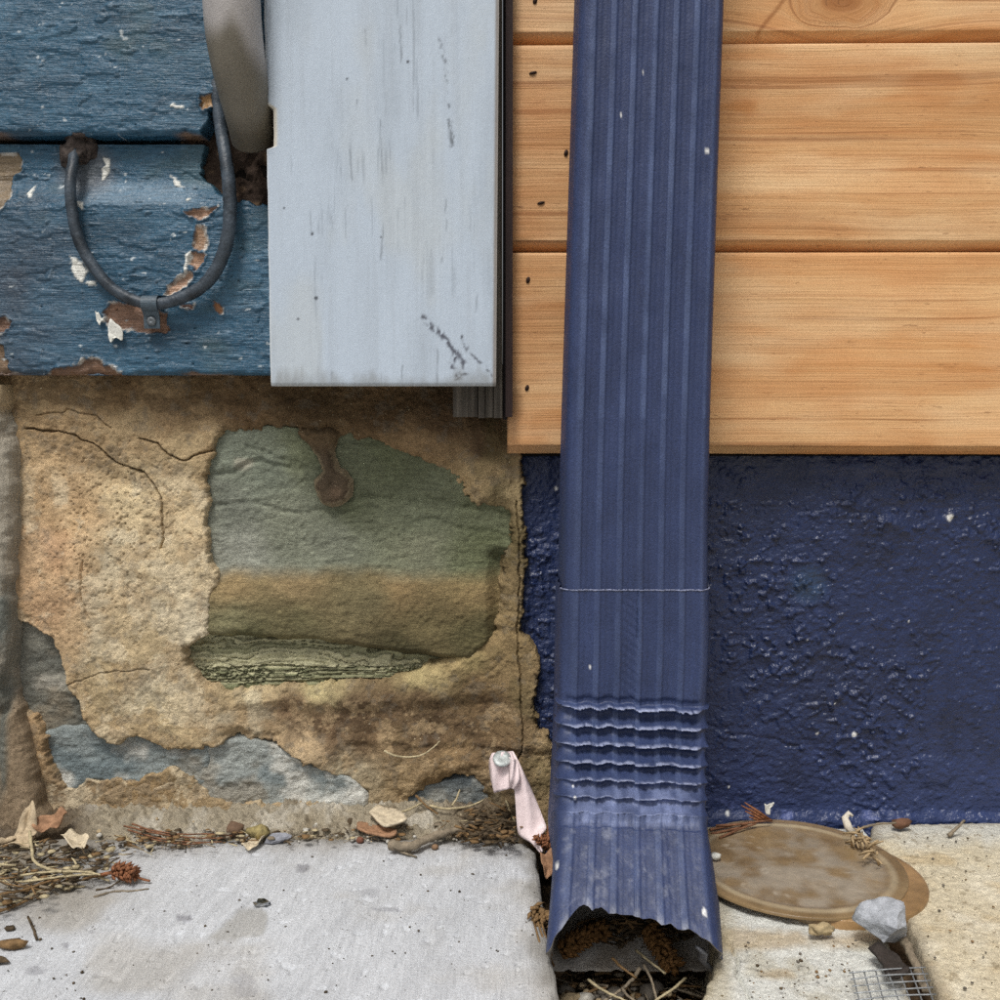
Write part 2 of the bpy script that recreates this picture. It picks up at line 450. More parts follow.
# lower, coarser mortar patch at the foot
h = h - 0.002 * sst(775, 790, v)
for cr, w, dpt in [([(26, 428), (45, 430), (60, 431), (78, 437), (95, 445), (103, 450), (115, 462), (128, 469), (142, 474), (152, 484), (159, 500), (162, 518), (163, 532), (161, 548)], 1.0, .005),
                   ([(140, 438), (156, 443), (168, 455), (182, 460), (196, 455), (212, 450)], .9, .004), ([(36, 415), (70, 410), (96, 415), (112, 428)], .8, .002),
                   ([(517, 500), (519, 560), (518, 640), (520, 690), (523, 725), (521, 752), (512, 772)], 1.1, .004), ([(84, 560), (82, 600), (90, 618)], 1.2, .002), ([(60, 690), (100, 672), (150, 668)], 1.0, .0015)]:
    dd = segdist(u + 2.5 * fbm(u, v, .09, octv=4, seed=65), v + 2.5 * fbm(u, v, .09, octv=4, seed=66), cr)
    ww = w * (.35 + 1.1 * vn(u * .07, v * .07, 77)) + .25
    h = h - dpt * sst(ww, ww * .2, dd)
# sandy pits, mostly in the middle of the big patch
pit = sst(0.30, 0.62, fbm(X, Z, 420, octv=2, seed=67)) * (0.4 + 0.6 * np.exp(-((u - 110) / 70) ** 2 - ((v - 530) / 80) ** 2))
h = h - 0.0012 * pit
T = np.maximum(sst(245, 205, u), sst(735, 760, v) * sst(400, 330, u))
T = np.clip(T + .75 * sst(.0, .5, fbm(u, v, .012, octv=3, seed=78)), 0, 1)
h = h - 0.0062 * sst(14, 0, sd + 3 * fbm(u, v, .06, octv=3, seed=79)) * (1 - T) * sst(520, 505, u)
h = h + 0.0055 * sst(500, 524, u)
h = h - 0.0022 * sst(3.5, 0, sd) ** 2                                    # worn arris
Yc = YC - h
Yc = np.where(sd < 0, np.minimum(Yc + (-sd) * 0.010, 0.036), Yc)
c = idw(u + 16 * fbm(X, Z, 40, octv=4, seed=68), v + 16 * fbm(X, Z, 40, octv=4, seed=69), COAT_PTS, power=1.6, eps=60)
c = c * (1 + 0.22 * fbm(X, Z, 50, octv=5, seed=70) + 0.14 * fbm(X, Z, 300, octv=3, seed=71))[..., None]
c = mixc(c, (172, 116, 74), sst(0.0, 0.6, fbm(X, Z, 45, 20, 4, 72)) * np.exp(-((u - 62) / 30) ** 2 - ((v - 560) / 70) ** 2) * 0.3)
c = mixc(c, (196, 190, 164), sst(0.1, 0.5, fbm(X, Z, 45, octv=5, seed=73)) * sst(330, 250, u) * sst(440, 500, v) * sst(30, 100, u) * 0.35)
c = mixc(c, (80, 62, 42), sst(0.1, 0.6, fbm(X, Z, 45, octv=5, seed=74)) * sst(690, 705, v) * sst(250, 330, u) * sst(770, 740, v) * 0.55)
c = mixc(c, (92, 84, 50), sst(0.05, 0.5, fbm(X, Z, 35, octv=4, seed=76)) * sst(440, 480, u) * 0.45)
c = mixc(c, (110, 90, 64), pit * 0.4)
def blot(f, seed, a=.06, b=.16, f2=None):
    return sst(a, b, fbm(X, Z, f, f2, 6, seed, .66))
low = sst(694, 706, v) * sst(225, 300, u) * sst(535, 505, u)
c = mixc(c, (84, 66, 46), blot(60, 901) * low * sst(775, 745, v) * .6)
c = mixc(c, (168, 142, 102), blot(75, 911, .12, .2) * low * .6)
c = mixc(c, (206, 190, 156), blot(40, 921, .05, .2) * sst(230, 200, u) * sst(450, 500, v) * .5)
c = mixc(c, (150, 120, 80), blot(55, 931, .08, .2) * sst(230, 200, u) * .35)
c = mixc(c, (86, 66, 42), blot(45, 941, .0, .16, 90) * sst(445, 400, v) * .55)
c = mixc(c, (112, 104, 90), blot(130, 951, .2, .28) * .35)
c = desat(c, .84, 1.26)
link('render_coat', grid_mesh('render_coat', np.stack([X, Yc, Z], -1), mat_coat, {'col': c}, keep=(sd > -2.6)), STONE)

mat_stone = mk('layered_stone', attr=True, rough=0.85, spec=0.25,
               var=[(120, 120, 420, 5, 0.80, 1.2), (900, 900, 1700, 3, 0.74, 1.24), (2600, 2600, 2600, 1, .8, 1.2)],
               bump=[(260, 260, 800, 5, 0.0013), (1700, 1700, 2200, 3, 0.0008)], specks=[(800, 0.69, L3(60, 60, 42), 0.04)])
def stone(box, Y0, hfun, cfun, name='stone', step=0.0007, label=None, hole=None):
    a, b = onY(box[0], box[3], Y0), onY(box[2], box[1], Y0)
    xs = np.arange(a.x, b.x, step); zs = np.arange(a.z, b.z, step)
    X, Z = np.meshgrid(xs, zs); u, v = proj(X, np.full_like(X, Y0), Z)
    h = hfun(X, Z, u, v)
    e = np.minimum.reduce([u - box[0], box[2] - u, v - box[1], box[3] - v])
    h = h - 0.006 * sst(10, 0, e) ** 2
    if hole is not None: h = h - 0.03 * sst(4, 10, polysd(u, v, hole))
    o = link(name, grid_mesh(name, np.stack([X, Y0 - h, Z], -1), mat_stone, {'col': desat(cfun(X, Z, u, v), .74, 1.32)}, skirt=lambda q: q + np.array([0, 0.06, 0])), STONE)
    if label: o['label'] = label
    return o
# the big green-grey stone with its ochre lower step
LEDGE = ([180, 215, 270, 330, 390, 430, 470, 500], [634, 640, 641, 645, 655, 661, 662, 640])
def ledge_v(u): return np.interp(u, *LEDGE)
def h_big(X, Z, u, v):
    ld = ledge_v(u) + 3 * fbm(X, Z, 60, octv=3, seed=81)
    vv = v + 0.06 * (u - 350) + 9 * fbm(X, Z, 18, octv=3, seed=82)
    h = 0.002 * fbm(X, Z, 20, octv=4, seed=83) + 0.0012 * (ridged(X, vv * .0007, 14, 110, 4, 84) - .5) + 0.0009 * fbm(X, Z, 300, octv=3, seed=85)
    for (pts, dp) in [([(205, 478), (225, 474), (262, 462), (300, 470), (335, 494), (370, 498), (420, 500), (515, 512)], .0022), ([(206, 506), (250, 502), (300, 515), (360, 508), (440, 522), (510, 540)], .0012), ([(250, 448), (290, 462), (330, 476)], .0012)]:
        dd = segdist(u + 4 * fbm(u, v, .05, octv=3, seed=86), v + 5 * fbm(u, v, .05, octv=3, seed=87), pts)
        h = h - dp * sst(5, 0, dd)
    h = h + 0.007 * sst(552, 592, v - 8 + 5 * fbm(u, v, .02, octv=3, seed=88))
    h = h - 0.020 * sst(-16, 3, v - ld) ** 2.2
    h = h - 0.010 * sst(484, 500, u) * sst(545, 560, v)
    return h
G1 = [(230, 450, (124, 132, 112)), (260, 470, (116, 124, 104)), (300, 450, (104, 110, 76)), (400, 470, (98, 104, 70)), (480, 520, (112, 118, 82)), (230, 505, (114, 118, 102)), (240, 545, (142, 144, 128)), (330, 540, (124, 128, 106)), (420, 550, (124, 126, 96)), (480, 550, (102, 108, 70)), (350, 505, (98, 104, 72)), (420, 520, (112, 118, 88)), (290, 520, (118, 122, 100))]
G2 = [(230, 585, (150, 124, 72)), (300, 580, (142, 118, 70)), (400, 585, (138, 112, 62)), (480, 585, (138, 114, 62)), (230, 620, (120, 114, 72)), (300, 620, (102, 94, 54)), (360, 600, (112, 100, 60)), (420, 625, (112, 98, 54)), (480, 630, (92, 84, 44)), (250, 640, (80, 78, 42)), (400, 648, (72, 66, 34))]
def c_big(X, Z, u, v):
    a = idw(u + 14 * fbm(X, Z, 40, octv=3, seed=91), v + 8 * fbm(X, Z, 40, octv=3, seed=92), G1, 1.5, 80)
    b = idw(u + 14 * fbm(X, Z, 40, octv=3, seed=93), v + 6 * fbm(X, Z, 40, octv=3, seed=94), G2, 1.5, 80)
    m = sst(560, 580, v + 9 * fbm(X, Z, 34, octv=5, seed=95) - 4)[..., None]
    c = a * (1 - m) + b * m
    c = c * (1 + 0.20 * fbm(X, Z, 40, 160, 5, 96) + 0.10 * fbm(X, Z, 300, octv=3, seed=97))[..., None]
    c = mixc(c, (84, 92, 48), sst(0.05, 0.5, fbm(X, Z, 26, 40, 5, 98)) * sst(250, 420, u) * sst(600, 560, v) * 0.3)
    c = mixc(c, (164, 156, 134), sst(1.2, .3, np.hypot((u - 245) / 12, (v - 464) / 9) + .5 * fbm(u, v, .1, octv=3, seed=99)) * .6)
    return c
stone((172, 418, 526, 672), 0.0275, h_big, c_big, label='large green-grey stone with an ochre lower half', hole=OPEN_BIG)
# thin slate layers below its ledge
def slate_layers(u, v):
    vv = v - 0.050 * (u - 200) + 9 * fbm(u, v, .012, .03, 4, 101) + 3 * fbm(u, v, .06, .05, 3, 109)
    q = vv / (5.0 + 5.0 * sst(664, 684, v + 6 * fbm(u, v, .01, octv=2, seed=102))) + 1.8 * fbm(u, v, .02, .04, 4, 103)
    k = np.floor(q); return k, q - k
def h_slate(X, Z, u, v):
    k, f = slate_layers(u, v)
    hh = vn(k * .713 + 3.3, k * .377 + np.floor(u / 70 + 2 * vn(k * .9, k * .4, 107)) * 1.7, 104) - .5
    return 0.0055 * hh - 0.003 * sst(.16, .0, f) + .002 * (.5 - f) + 0.004 * sst(660, 690, v) + 0.0012 * fbm(X, Z, 200, octv=3, seed=105)
def c_slate(X, Z, u, v):
    k, f = slate_layers(u, v)
    t = vn(k * .513 + 9.3, k * .277, 108)
    c = np.zeros(X.shape + (3,)) + lin((140, 138, 96))
    c = mixc(c, (182, 176, 130), sst(.5, .8, t)); c = mixc(c, (104, 110, 68), sst(.45, .15, t) * .8)
    c = mixc(c, (84, 86, 50), sst(.2, .02, f) * .5)
    return c * (1 + 0.25 * fbm(X, Z, 80, 200, 4, 106))[..., None]
stone((168, 628, 500, 702), 0.033, h_slate, c_slate, label='thin flaking slate layers under the big stone', hole=OPEN_BIG)
def h_grey(seed):
    def f(X, Z, u, v):
        return 0.004 * fbm(X, Z, 30, 46, 5, seed) + 0.003 * (ridged(X, Z, 22, 60, 4, seed + 1) - .5) + 0.001 * fbm(X, Z, 280, octv=3, seed=seed + 2)
    return f
def c_grey(seed, tint=(118, 126, 124), hi=(176, 176, 164), lo=(72, 90, 98)):
    def f(X, Z, u, v):
        c = np.zeros(X.shape + (3,)) + lin(tint)
        c = mixc(c, lo, sst(-0.05, 0.45, fbm(X, Z, 22, 34, 4, seed + 5)) * .8)
        c = mixc(c, hi, sst(0.05, 0.5, fbm(X, Z, 34, 40, 5, seed + 6)) * .85)
        c = mixc(c, (140, 122, 92), sst(0.15, 0.5, fbm(X, Z, 28, octv=4, seed=seed + 7)) * .5)
        return c
    return f
stone((-6, 612, 100, 742), 0.028, h_grey(111), c_grey(111, (122, 120, 106), (160, 154, 138), (88, 90, 82)), label='grey stone showing in the left pocket', hole=OPEN_POCKET)
stone((4, 722, 214, 800), 0.0265, h_grey(121), c_grey(121, (126, 136, 134), (186, 184, 172), (92, 108, 112)), label='blue-grey stone at the wall foot', hole=OPEN_LOW)
stone((186, 734, 372, 818), 0.0265, h_grey(131), c_grey(131, (142, 148, 142), (196, 194, 182), (104, 118, 120)), label='pale blue-grey stone next along the foot', hole=OPEN_LOW)
stone((400, 774, 494, 820), 0.029, h_grey(141), c_grey(141, (108, 114, 112), (150, 150, 140), (72, 84, 90)), hole=OPEN_SMALL)
def h_sand(X, Z, u, v):
    return 0.0025 * fbm(X, Z, 40, octv=4, seed=151) + 0.0015 * fbm(X, Z, 250, octv=3, seed=152) - 0.012 * sst(0.8, 1.15, np.hypot((u - 148) / 72, (v - 812) / 34) + .2 * fbm(u, v, .05, octv=3, seed=153))
def c_sand(X, Z, u, v):
    c = np.zeros(X.shape + (3,)) + lin((146, 122, 84))
    c = mixc(c, (184, 170, 136), sst(0.0, 0.5, fbm(X, Z, 34, octv=5, seed=154)) * .7 + .3 * sst(800, 830, v))
    return mixc(c, (112, 88, 56), sst(0.1, 0.5, fbm(X, Z, 50, octv=4, seed=155)) * .6)
stone((70, 770, 232, 850), 0.024, h_sand, c_sand, label='tan sandstone lump at the foot')
# the brown drip of old mortar hanging on the big stone
xs = np.arange(0, 1, .02)
def h_drip():
    a, b = onY(296, 516, .02), onY(372, 420, .02)
    xs = np.arange(a.x, b.x, .0007); zs = np.arange(a.z, b.z, .0007)
    X, Z = np.meshgrid(xs, zs); u, v = proj(X, np.full_like(X, .022), Z)
    ju, jv = jag(u, v, 4, 161)
    s = np.minimum(np.hypot(ju - 334, (jv - 486)) - 18.5, segdist(ju, jv, [(317, 418), (319, 432), (322, 446), (328, 462), (333, 480)]) - 7.5 - 13 * sst(458, 430, jv) ** 1.5)
    h = 0.004 * sst(3, -12, s) + 0.0030 * sst(1.5, -2.5, s) - 0.0015 * sst(-6, -14, s) + 0.001 * fbm(X, Z, 200, octv=3, seed=162) - 0.014 * sst(436, 420, v + 5 * fbm(u, v, .1, octv=3, seed=164))
    c = np.zeros(X.shape + (3,)) + lin((98, 82, 62))
    c = mixc(c, (158, 140, 106), .7 * sst(-3.5, -1.0, s + 2.5 * fbm(u, v, .12, octv=3, seed=163))); c = mixc(c, (122, 98, 74), sst(9, 3, np.hypot(u - 336, v - 492)) * .7); c = mixc(c, (112, 90, 60), sst(462, 436, v))
    return X, Z, s, h, c
X, Z, s, h, c = h_drip()
o = link('mortar_drip', grid_mesh('mortar_drip', np.stack([X, 0.0250 - h, Z], -1), mat_coat, {'col': desat(c, .8)}, keep=(s < 1.0)), STONE)
o['label'] = 'brown keyhole-shaped drip of old mortar'
# rubbly mortar bedding where the wall meets the slab
xs = axis(-0.36, 0.026, 0.0010, XL, 0.027); ys = np.arange(-0.036, 0.05, 0.0010)
X, Y = np.meshgrid(xs, ys)
lump = fbm(X, Y, 60, octv=5, seed=171); grit = fbm(X, Y, 330, octv=3, seed=172)
hgt = 0.001 + 0.010 * sst(-0.018, 0.022, Y + 0.012 * fbm(X, Y, 22, octv=3, seed=173)) + 0.006 * lump + 0.0042 * grit
hgt = hgt - 0.016 * sst(-0.004, -0.024, Y + 0.012 * fbm(X, Y, 30, octv=4, seed=174))
u, v = proj(X, Y, hgt)
c = np.zeros(X.shape + (3,)) + lin((160, 150, 130))
c = mixc(c, (196, 190, 176), sst(0.0, .5, fbm(X, Y, 60, octv=4, seed=175)) * .7); c = mixc(c, (104, 90, 66), sst(.1, .5, fbm(X, Y, 40, octv=4, seed=176)) * .7)
c = mixc(c, (84, 66, 44), sst(430, 470, u) * .7); c = mixc(c, (78, 60, 40), sst(110, 60, u) * .8)
link('mortar_bed', grid_mesh('mortar_bed', np.stack([X, Y, hgt], -1), mat_coat, {'col': c}), STONE)

# ------------------------------------------------------------------ weathered corner strip at the far left
mat_strip = mk('weathered_stucco', attr=True, rough=0.9, spec=0.2, var=[(300, 300, 60, 5, 0.8, 1.15), (1200, 1200, 1200, 2, .86, 1.12)], bump=[(500, 500, 160, 5, 0.0020), (1800, 1800, 1800, 3, .0008)])
xs = axis(-0.37, -0.305, 0.0009, XL, -0.303); zs = np.arange(-0.02, 0.325, 0.0009)
X, Z = np.meshgrid(xs, zs); u, v = proj(X, np.full_like(X, .004), Z)
edge = np.interp(v, [370, 385, 402, 412, 428, 445, 480, 560, 640, 670, 700, 740, 770, 800, 860], [-4, 4, 6, 0, 8, 9, 11, 9, 7, 5, 10, 20, 28, 36, 48])
e = edge - (u + 4 * fbm(u, v, .06, octv=4, seed=181))
e2 = np.clip(e, 0, 14) / 14
h = -0.014 * (1 - np.sqrt(np.clip(1 - (1 - e2) ** 2, 0, 1))) - .02 * np.clip(-e, 0, 1.5) + 0.002 * fbm(X, Z, 60, 25, 4, 182) + .0008 * fbm(X, Z, 300, octv=3, seed=183)
h = h - 0.012 * sst(7, 0, np.hypot(u - 4, (v - 690) * .35) - 3 + 4 * fbm(u, v, .08, octv=3, seed=184)) - 0.008 * sst(9, 2, np.hypot((u - 4) * .6, (v - 425) * .5) + 4 * fbm(u, v, .1, octv=3, seed=185))
c = np.zeros(X.shape + (3,)) + lin((172, 164, 148))
c = mixc(c, (180, 172, 156), sst(0, .5, fbm(X, Z, 90, 16, 4, 186)) * .7); c = mixc(c, (150, 124, 92), sst(650, 740, v + 20 * fbm(u, v, .03, octv=3, seed=187)) * .7)
c = mixc(c, (104, 112, 108), sst(-.05, .4, fbm(X, Z, 60, 20, 4, 188)) * sst(12, 2, u) * .8); c = mixc(c, (184, 160, 122), sst(420, 405, v) * .8)
STR = link('corner_strip', grid_mesh('corner_strip', np.stack([X, 0.004 - h, Z], -1), mat_strip, {'col': c}, keep=(e > -1.5)))
tag(STR, 'worn grey-tan stucco edge running down the far left of the stone wall', 'wall edge')

# ------------------------------------------------------------------ navy painted foundation
mat_navy = mk('navy_masonry_paint', attr=True, rough=0.42, spec=0.42, var=[(90, 90, 90, 4, 0.86, 1.14)],
              bump=[(190, 190, 250, 2, 0.0014), (700, 700, 800, 1, 0.0004)], roughvar=(60, 3, .26, .50))
xs = axis(0.0145, 0.37, 0.0010, 0.014, XR); zs = np.arange(-0.03, 0.385, 0.0010)
X, Z = np.meshgrid(xs, zs); u, v = proj(X, np.full_like(X, .022), Z)
rgh = 0.35 + 0.65 * sst(-.3, .35, fbm(X, Z, 13, octv=3, seed=201))
h = 0.003 * fbm(X, Z, 14, octv=3, seed=202) + rgh * (0.0016 * fbm(X, Z, 70, 95, 4, 203) + 0.0022 * sst(.15, .5, fbm(X, Z, 190, 240, 3, 216)) + 0.0016 * (ridged(X, Z, 170, 230, 3, 204) - .6)) + 0.0005 * fbm(X, Z, 500, octv=2, seed=205)
h = h - 0.0012 * sst(3, 0, segdist(u + 4 * fbm(u, v, .05, octv=3, seed=206), v + 5 * fbm(u, v, .05, octv=3, seed=207), [(706, 728), (735, 735), (770, 742), (800, 745)]))
h = h + 0.003 * sst(478, 466, v + 4 * fbm(u, v, .02, octv=3, seed=208)) * sst(790, 850, u)
h = h + .002 * sst(26, 10, np.hypot((u - 940), (v - 772) * 1.2) + 6 * fbm(u, v, .05, octv=3, seed=209))
h = h + .004 * sst(812, 822, v + 5 * fbm(u, v, .04, octv=3, seed=210))
c = np.zeros(X.shape + (3,)) + lin((37, 49, 84))
c = mixc(c, (50, 63, 104), sst(700, 800, v) * .6); c = mixc(c, (33, 42, 70), sst(0, .5, fbm(X, Z, 20, octv=4, seed=211)) * .7)
c = mixc(c, (84, 96, 146), sst(.35, .6, fbm(X, Z, 50, 120, 4, 212)) * sst(790, 815, v) * .7)
c = mixc(c, (58, 84, 112), sst(26, 8, np.hypot(u - 810, v - 585)) * .4)
for (a, b, r) in [(951, 518, 2.8), (855, 735, 1.8), (818, 734, 1.0), (836, 704, .7), (729, 788, 1.0), (728, 814, 1.8), (808, 640, .7), (556, 489, 1.6), (911, 622, .8)]:
    c = mixc(c, (225, 226, 224), sst(r + .5, r - .7, np.hypot(u - a - 1.4 * (vn(u * .5, v * .5, 213) - .5), (v - b) * .75)))
NAVY = link('painted_foundation_wall', grid_mesh('painted_foundation_wall', np.stack([X, 0.025 - h, Z], -1), mat_navy, {'col': c}, skirt=lambda q: q + np.array([0, .08, 0])))
tag(NAVY, 'rough foundation wall painted glossy navy blue below the cedar boards', 'wall')

# ------------------------------------------------------------------ blue weathered siding
BLUE = thing('blue_wood_siding', (-0.2, 0.01, 0.33), 'weathered blue painted wood siding with peeling flakes on the left', 'siding')
mat_blue = mk('old_blue_paint', attr=True, rough=0.45, spec=0.4, var=[(50, 50, 900, 4, 0.82, 1.18), (200, 200, 420, 5, 0.84, 1.16), (1500, 1500, 2200, 2, .84, 1.16)],
              bump=[(60, 60, 1000, 3, 0.0008), (170, 170, 420, 4, 0.0009)], roughvar=(120, 3, .24, .46))
PEEL = [([(100, 310), (112, 302), (130, 300), (150, 306), (166, 316), (168, 331), (140, 333), (118, 330), (106, 322)], (138, 106, 86)),
        ([(189, 211), (201, 208), (214, 208), (209, 216), (203, 223), (195, 217)], (164, 130, 106)), ([(199, 227), (207, 231), (208, 240), (204, 249), (198, 247), (196, 238)], (158, 126, 98)),
        ([(190, 257), (198, 251), (205, 254), (203, 264), (195, 272), (187, 268)], (168, 132, 106)), ([(174, 282), (184, 274), (192, 274), (190, 283), (181, 292), (170, 298), (164, 294)], (172, 138, 114)),
        ([(40, 376), (54, 367), (70, 366), (84, 360), (98, 360), (104, 368), (122, 372), (118, 378)], (112, 84, 64)), ([(-20, 148), (10, 152), (13, 165), (6, 180), (9, 196), (-2, 212), (-20, 215)], (122, 106, 84)),
        ([(-20, 312), (4, 316), (6, 326), (0, 334), (-20, 336)], (110, 82, 64)), ([(-20, 335), (5, 345), (10, 372), (-20, 380)], (118, 96, 74)), ([(214, 305), (226, 306), (224, 313), (216, 312)], (170, 120, 80)), ([(180, 308), (192, 307), (190, 312)], (180, 140, 120)),
        ([(203, 96), (212, 92), (214, 106), (205, 110)], (168, 130, 84))]
WHITE = [[(73, 254), (79, 260), (86, 270), (86, 284), (80, 282), (76, 270)], [(90, 284), (97, 282), (98, 286), (92, 288)], [(96, 152), (102, 156), (102, 170), (94, 177), (92, 170), (97, 164)], [(170, 174), (180, 180), (182, 185), (175, 182)],
         [(186, 254), (194, 250), (192, 262), (186, 272), (182, 278), (184, 264)], [(171, 105), (185, 106), (184, 109), (171, 108)], [(188, 198), (192, 198), (192, 201), (188, 201)], [(26, 190), (31, 184), (32, 192), (28, 194)], [(77, 198), (81, 200), (83, 208), (79, 204)]]
HOLE = [(201, 150), (205, 128), (212, 114), (216, 92), (240, 90), (290, 90), (290, 212), (268, 204), (255, 206), (240, 198), (230, 200), (220, 192), (211, 186), (204, 178), (199, 164)]
def blue_board(vtop, vbot, cove, fine=True, label=None, ztop=None, zbot=None):
    z0 = onY(150, vbot, 0).z if zbot is None else zbot
    z1 = onY(150, vtop, 0).z if ztop is None else ztop
    st = 0.00085 if fine else 0.006
    xs = axis(-0.355, -0.13, st, XL, -0.125); zs = np.arange(z0, z1 + st * .5, st)
    X, Z = np.meshgrid(xs, zs); u, v = proj(X, np.zeros_like(X), Z)
    wv = 2.2 * fbm(X, Z * 0, 60, octv=4, seed=221)
    h = 0.0008 * fbm(X, Z, 16, 50, 4, 222)
    pl = fbm(X + .004 * fbm(X, Z, 50, octv=2, seed=223), Z, 42, 150, 4, 224)
    rg = ridged(X, Z, 45, 200, 3, 225)
    h = h + 0.0010 * sst(.10, .14, pl) * (0.3 + 0.7 * vn(X * 30, Z * 30, 226)) + 0.0013 * (sst(.84, .95, rg)) * sst(-.1, .3, fbm(X, Z, 20, octv=3, seed=227)) + 0.0003 * fbm(X, Z, 240, 420, 3, 228)
    al = ridged(X + .01 * fbm(X, Z, 30, octv=2, seed=229), Z, 28, 90, 2, 230)
    h = h - 0.0026 * sst(.965, .99, al) * sst(-.1, .25, fbm(X, Z, 15, octv=3, seed=231))
    Yb = -h
    if cove:
        Yb = Yb + 0.0115 * sst(210, 172, v) ** 1.0
    keep = None
    c = np.zeros(X.shape + (3,)) + lin((47, 86, 110))
    c = mixc(c, (36, 68, 88), sst(-.05, .45, fbm(X, Z, 16, 40, 4, 232)) * .8)
    c = mixc(c, (74, 112, 136), sst(.05, .5, fbm(X, Z, 24, 90, 5, 233)) * .55)
    c = mixc(c, (74, 94, 88), sst(.1, .5, fbm(X, Z, 18, 30, 4, 234)) * .35)
    c = mixc(c, (60, 62, 70), sst(110, 10, u) * sst(170, 260, v) * (.3 + .4 * vn(u * .04, v * .04, 235)))
    c = mixc(c, (132, 152, 168), sst(.86, .97, rg) * .45)
    if cove:
        c = mixc(c, (116, 140, 158), sst(176, 186, v) * sst(208, 200, v) * sst(60, 100, u) * sst(212, 180, u) * .5)  # lighter band on the upward-facing cove: highlight painted into the colour
        c = mixc(c, (96, 92, 92), sst(40, 15, np.hypot(u - 80, v - 168)) * .6)
    if fine:
        ju, jv = jag(u, v, 8, 236)
        for P, col in PEEL:
            s = polysd(ju, jv, P)
            Yb = Yb + 0.0016 * sst(1, -1, s) - 0.0011 * sst(4, 1, s) * sst(-.5, 1, s)
            wood = np.asarray(lin(col))[None, None] * (1 + .35 * fbm(X, Z, 60, 420, 4, 237))[..., None]
            m = sst(.8, -.8, s)[..., None]
            c = c * (1 - m) + wood * m
            c = mixc(c, (206, 200, 190), sst(2.2, 1.0, np.abs(s)) * sst(.05, .3, fbm(u, v, .12, octv=3, seed=241)) * .8)
        for P in WHITE:
            s = polysd(ju, jv, P)
            c = mixc(c, (222, 222, 214), sst(1, -.6, s)); Yb = Yb - 0.0008 * sst(1, -.6, s)
        rnd = sst(.66, .74, fbm(X, Z, 140, 220, 3, 238)) * .8
        c = mixc(c, (196, 204, 206), rnd)
        s = polysd(ju, jv, HOLE)
        Yb = Yb + 0.05 * sst(1.5, -1.5, s)
        keep = s > -1.8
    e = np.clip((Z - z0) / .004 + 0.6 * fbm(X, Z * 0, 90, octv=3, seed=239), 0, 1)      # worn lower arris
    Yb = Yb + 0.0035 * (1 - e) ** 2
    c = mixc(c, (120, 92, 68), sst(.55, .1, e) * sst(.0, .4, fbm(X, X * 0, 35, octv=3, seed=240)) * .9)
    m = grid_mesh('board', np.stack([X, Yb, Z], -1), mat_blue, {'col': c}, keep=keep, skirt=lambda q: np.stack([q[:, 0], np.full(len(q), .022), q[:, 2]], -1))
    return link('board', m, BLUE)
blue_board(141, 375, True)
zt = onY(150, 135, 0).z
dz = 0.167
blue_board(0, 0, False, True, None, zt + dz, zt)
for k in range(1, 5):
    blue_board(0, 0, False, False, None, zt + dz * (k + 1) - .004 * 0, zt + dz * k + .004)
# dark sheathing behind the siding
mat_dark = mk('dark_sheathing', base=L3(30, 26, 23), rough=.95, spec=.1, var=[(200, 200, 200, 4, .6, 1.4)])
g = Geo()
def box(g, x0, x1, y0, y1, z0, z1):
    V = [(x, y, z) for x in (x0, x1) for y in (y0, y1) for z in (z0, z1)]
    return g.add(V, [(0, 1, 3, 2), (4, 6, 7, 5), (0, 4, 5, 1), (2, 3, 7, 6), (0, 2, 6, 4), (1, 5, 7, 3)])
box(g, XL, -0.02, .0228, .05, .336, ZT)
link('sheathing', g.mesh('sheathing', mat_dark, False), BLUE)
# rotted wood crumbling in the hole beside the conduit
xs = np.arange(-0.222, -0.15, .0009); zs = np.arange(.44, .535, .0009)
X, Z = np.meshgrid(xs, zs); u, v = proj(X, np.full_like(X, .015), Z)
h = 0.012 * fbm(X + Z * .4, Z, 50, 26, 3, 251) + .006 * (ridged(X - Z * .6, Z, 75, 40, 3, 252) - .5) + .001 * fbm(X, Z, 300, octv=2, seed=253)
c = np.zeros(X.shape + (3,)) + lin((72, 60, 52)); c = mixc(c, (120, 100, 80), sst(.2, .6, fbm(X, Z, 90, octv=3, seed=254)) * .8)
c = mixc(c, (176, 168, 160), sst(.45, .6, fbm(X, Z, 110, octv=3, seed=255)))
link('rotted_wood', grid_mesh('rotted_wood', np.stack([X, .017 - h, Z], -1), mk('rotten_wood', attr=True, rough=.95, spec=.15, bump=[(400, 400, 400, 4, .001)]), {'col': c}), BLUE)

# ------------------------------------------------------------------ pale corner board
mat_pale = mk('pale_blue_paint', attr=True, rough=0.55, spec=0.35, var=[(500, 500, 30, 4, .975, 1.025), (40, 40, 14, 4, .96, 1.03)],
              bump=[(900, 900, 60, 3, .00012), (260, 260, 160, 4, .00025)])
YB = -0.028
bl = onY(270.5, 386, YB); tl = onY(264, 0, YB); br = onY(496, 386, YB); tr = onY(499, 0, YB)
zs = np.concatenate([np.arange(bl.z, tl.z + .02, .0009), np.linspace(tl.z + .025, ZT, 30)])
t = np.linspace(0, 1, 190)
Tt, Z = np.meshgrid(t, zs)
k = (Z - bl.z) / (tl.z - bl.z)
xl = bl.x + (tl.x - bl.x) * k; xr = br.x + (tr.x - br.x) * k
xl = xl + .0005 * fbm(Z, Z * 0, 60, octv=4, seed=261)
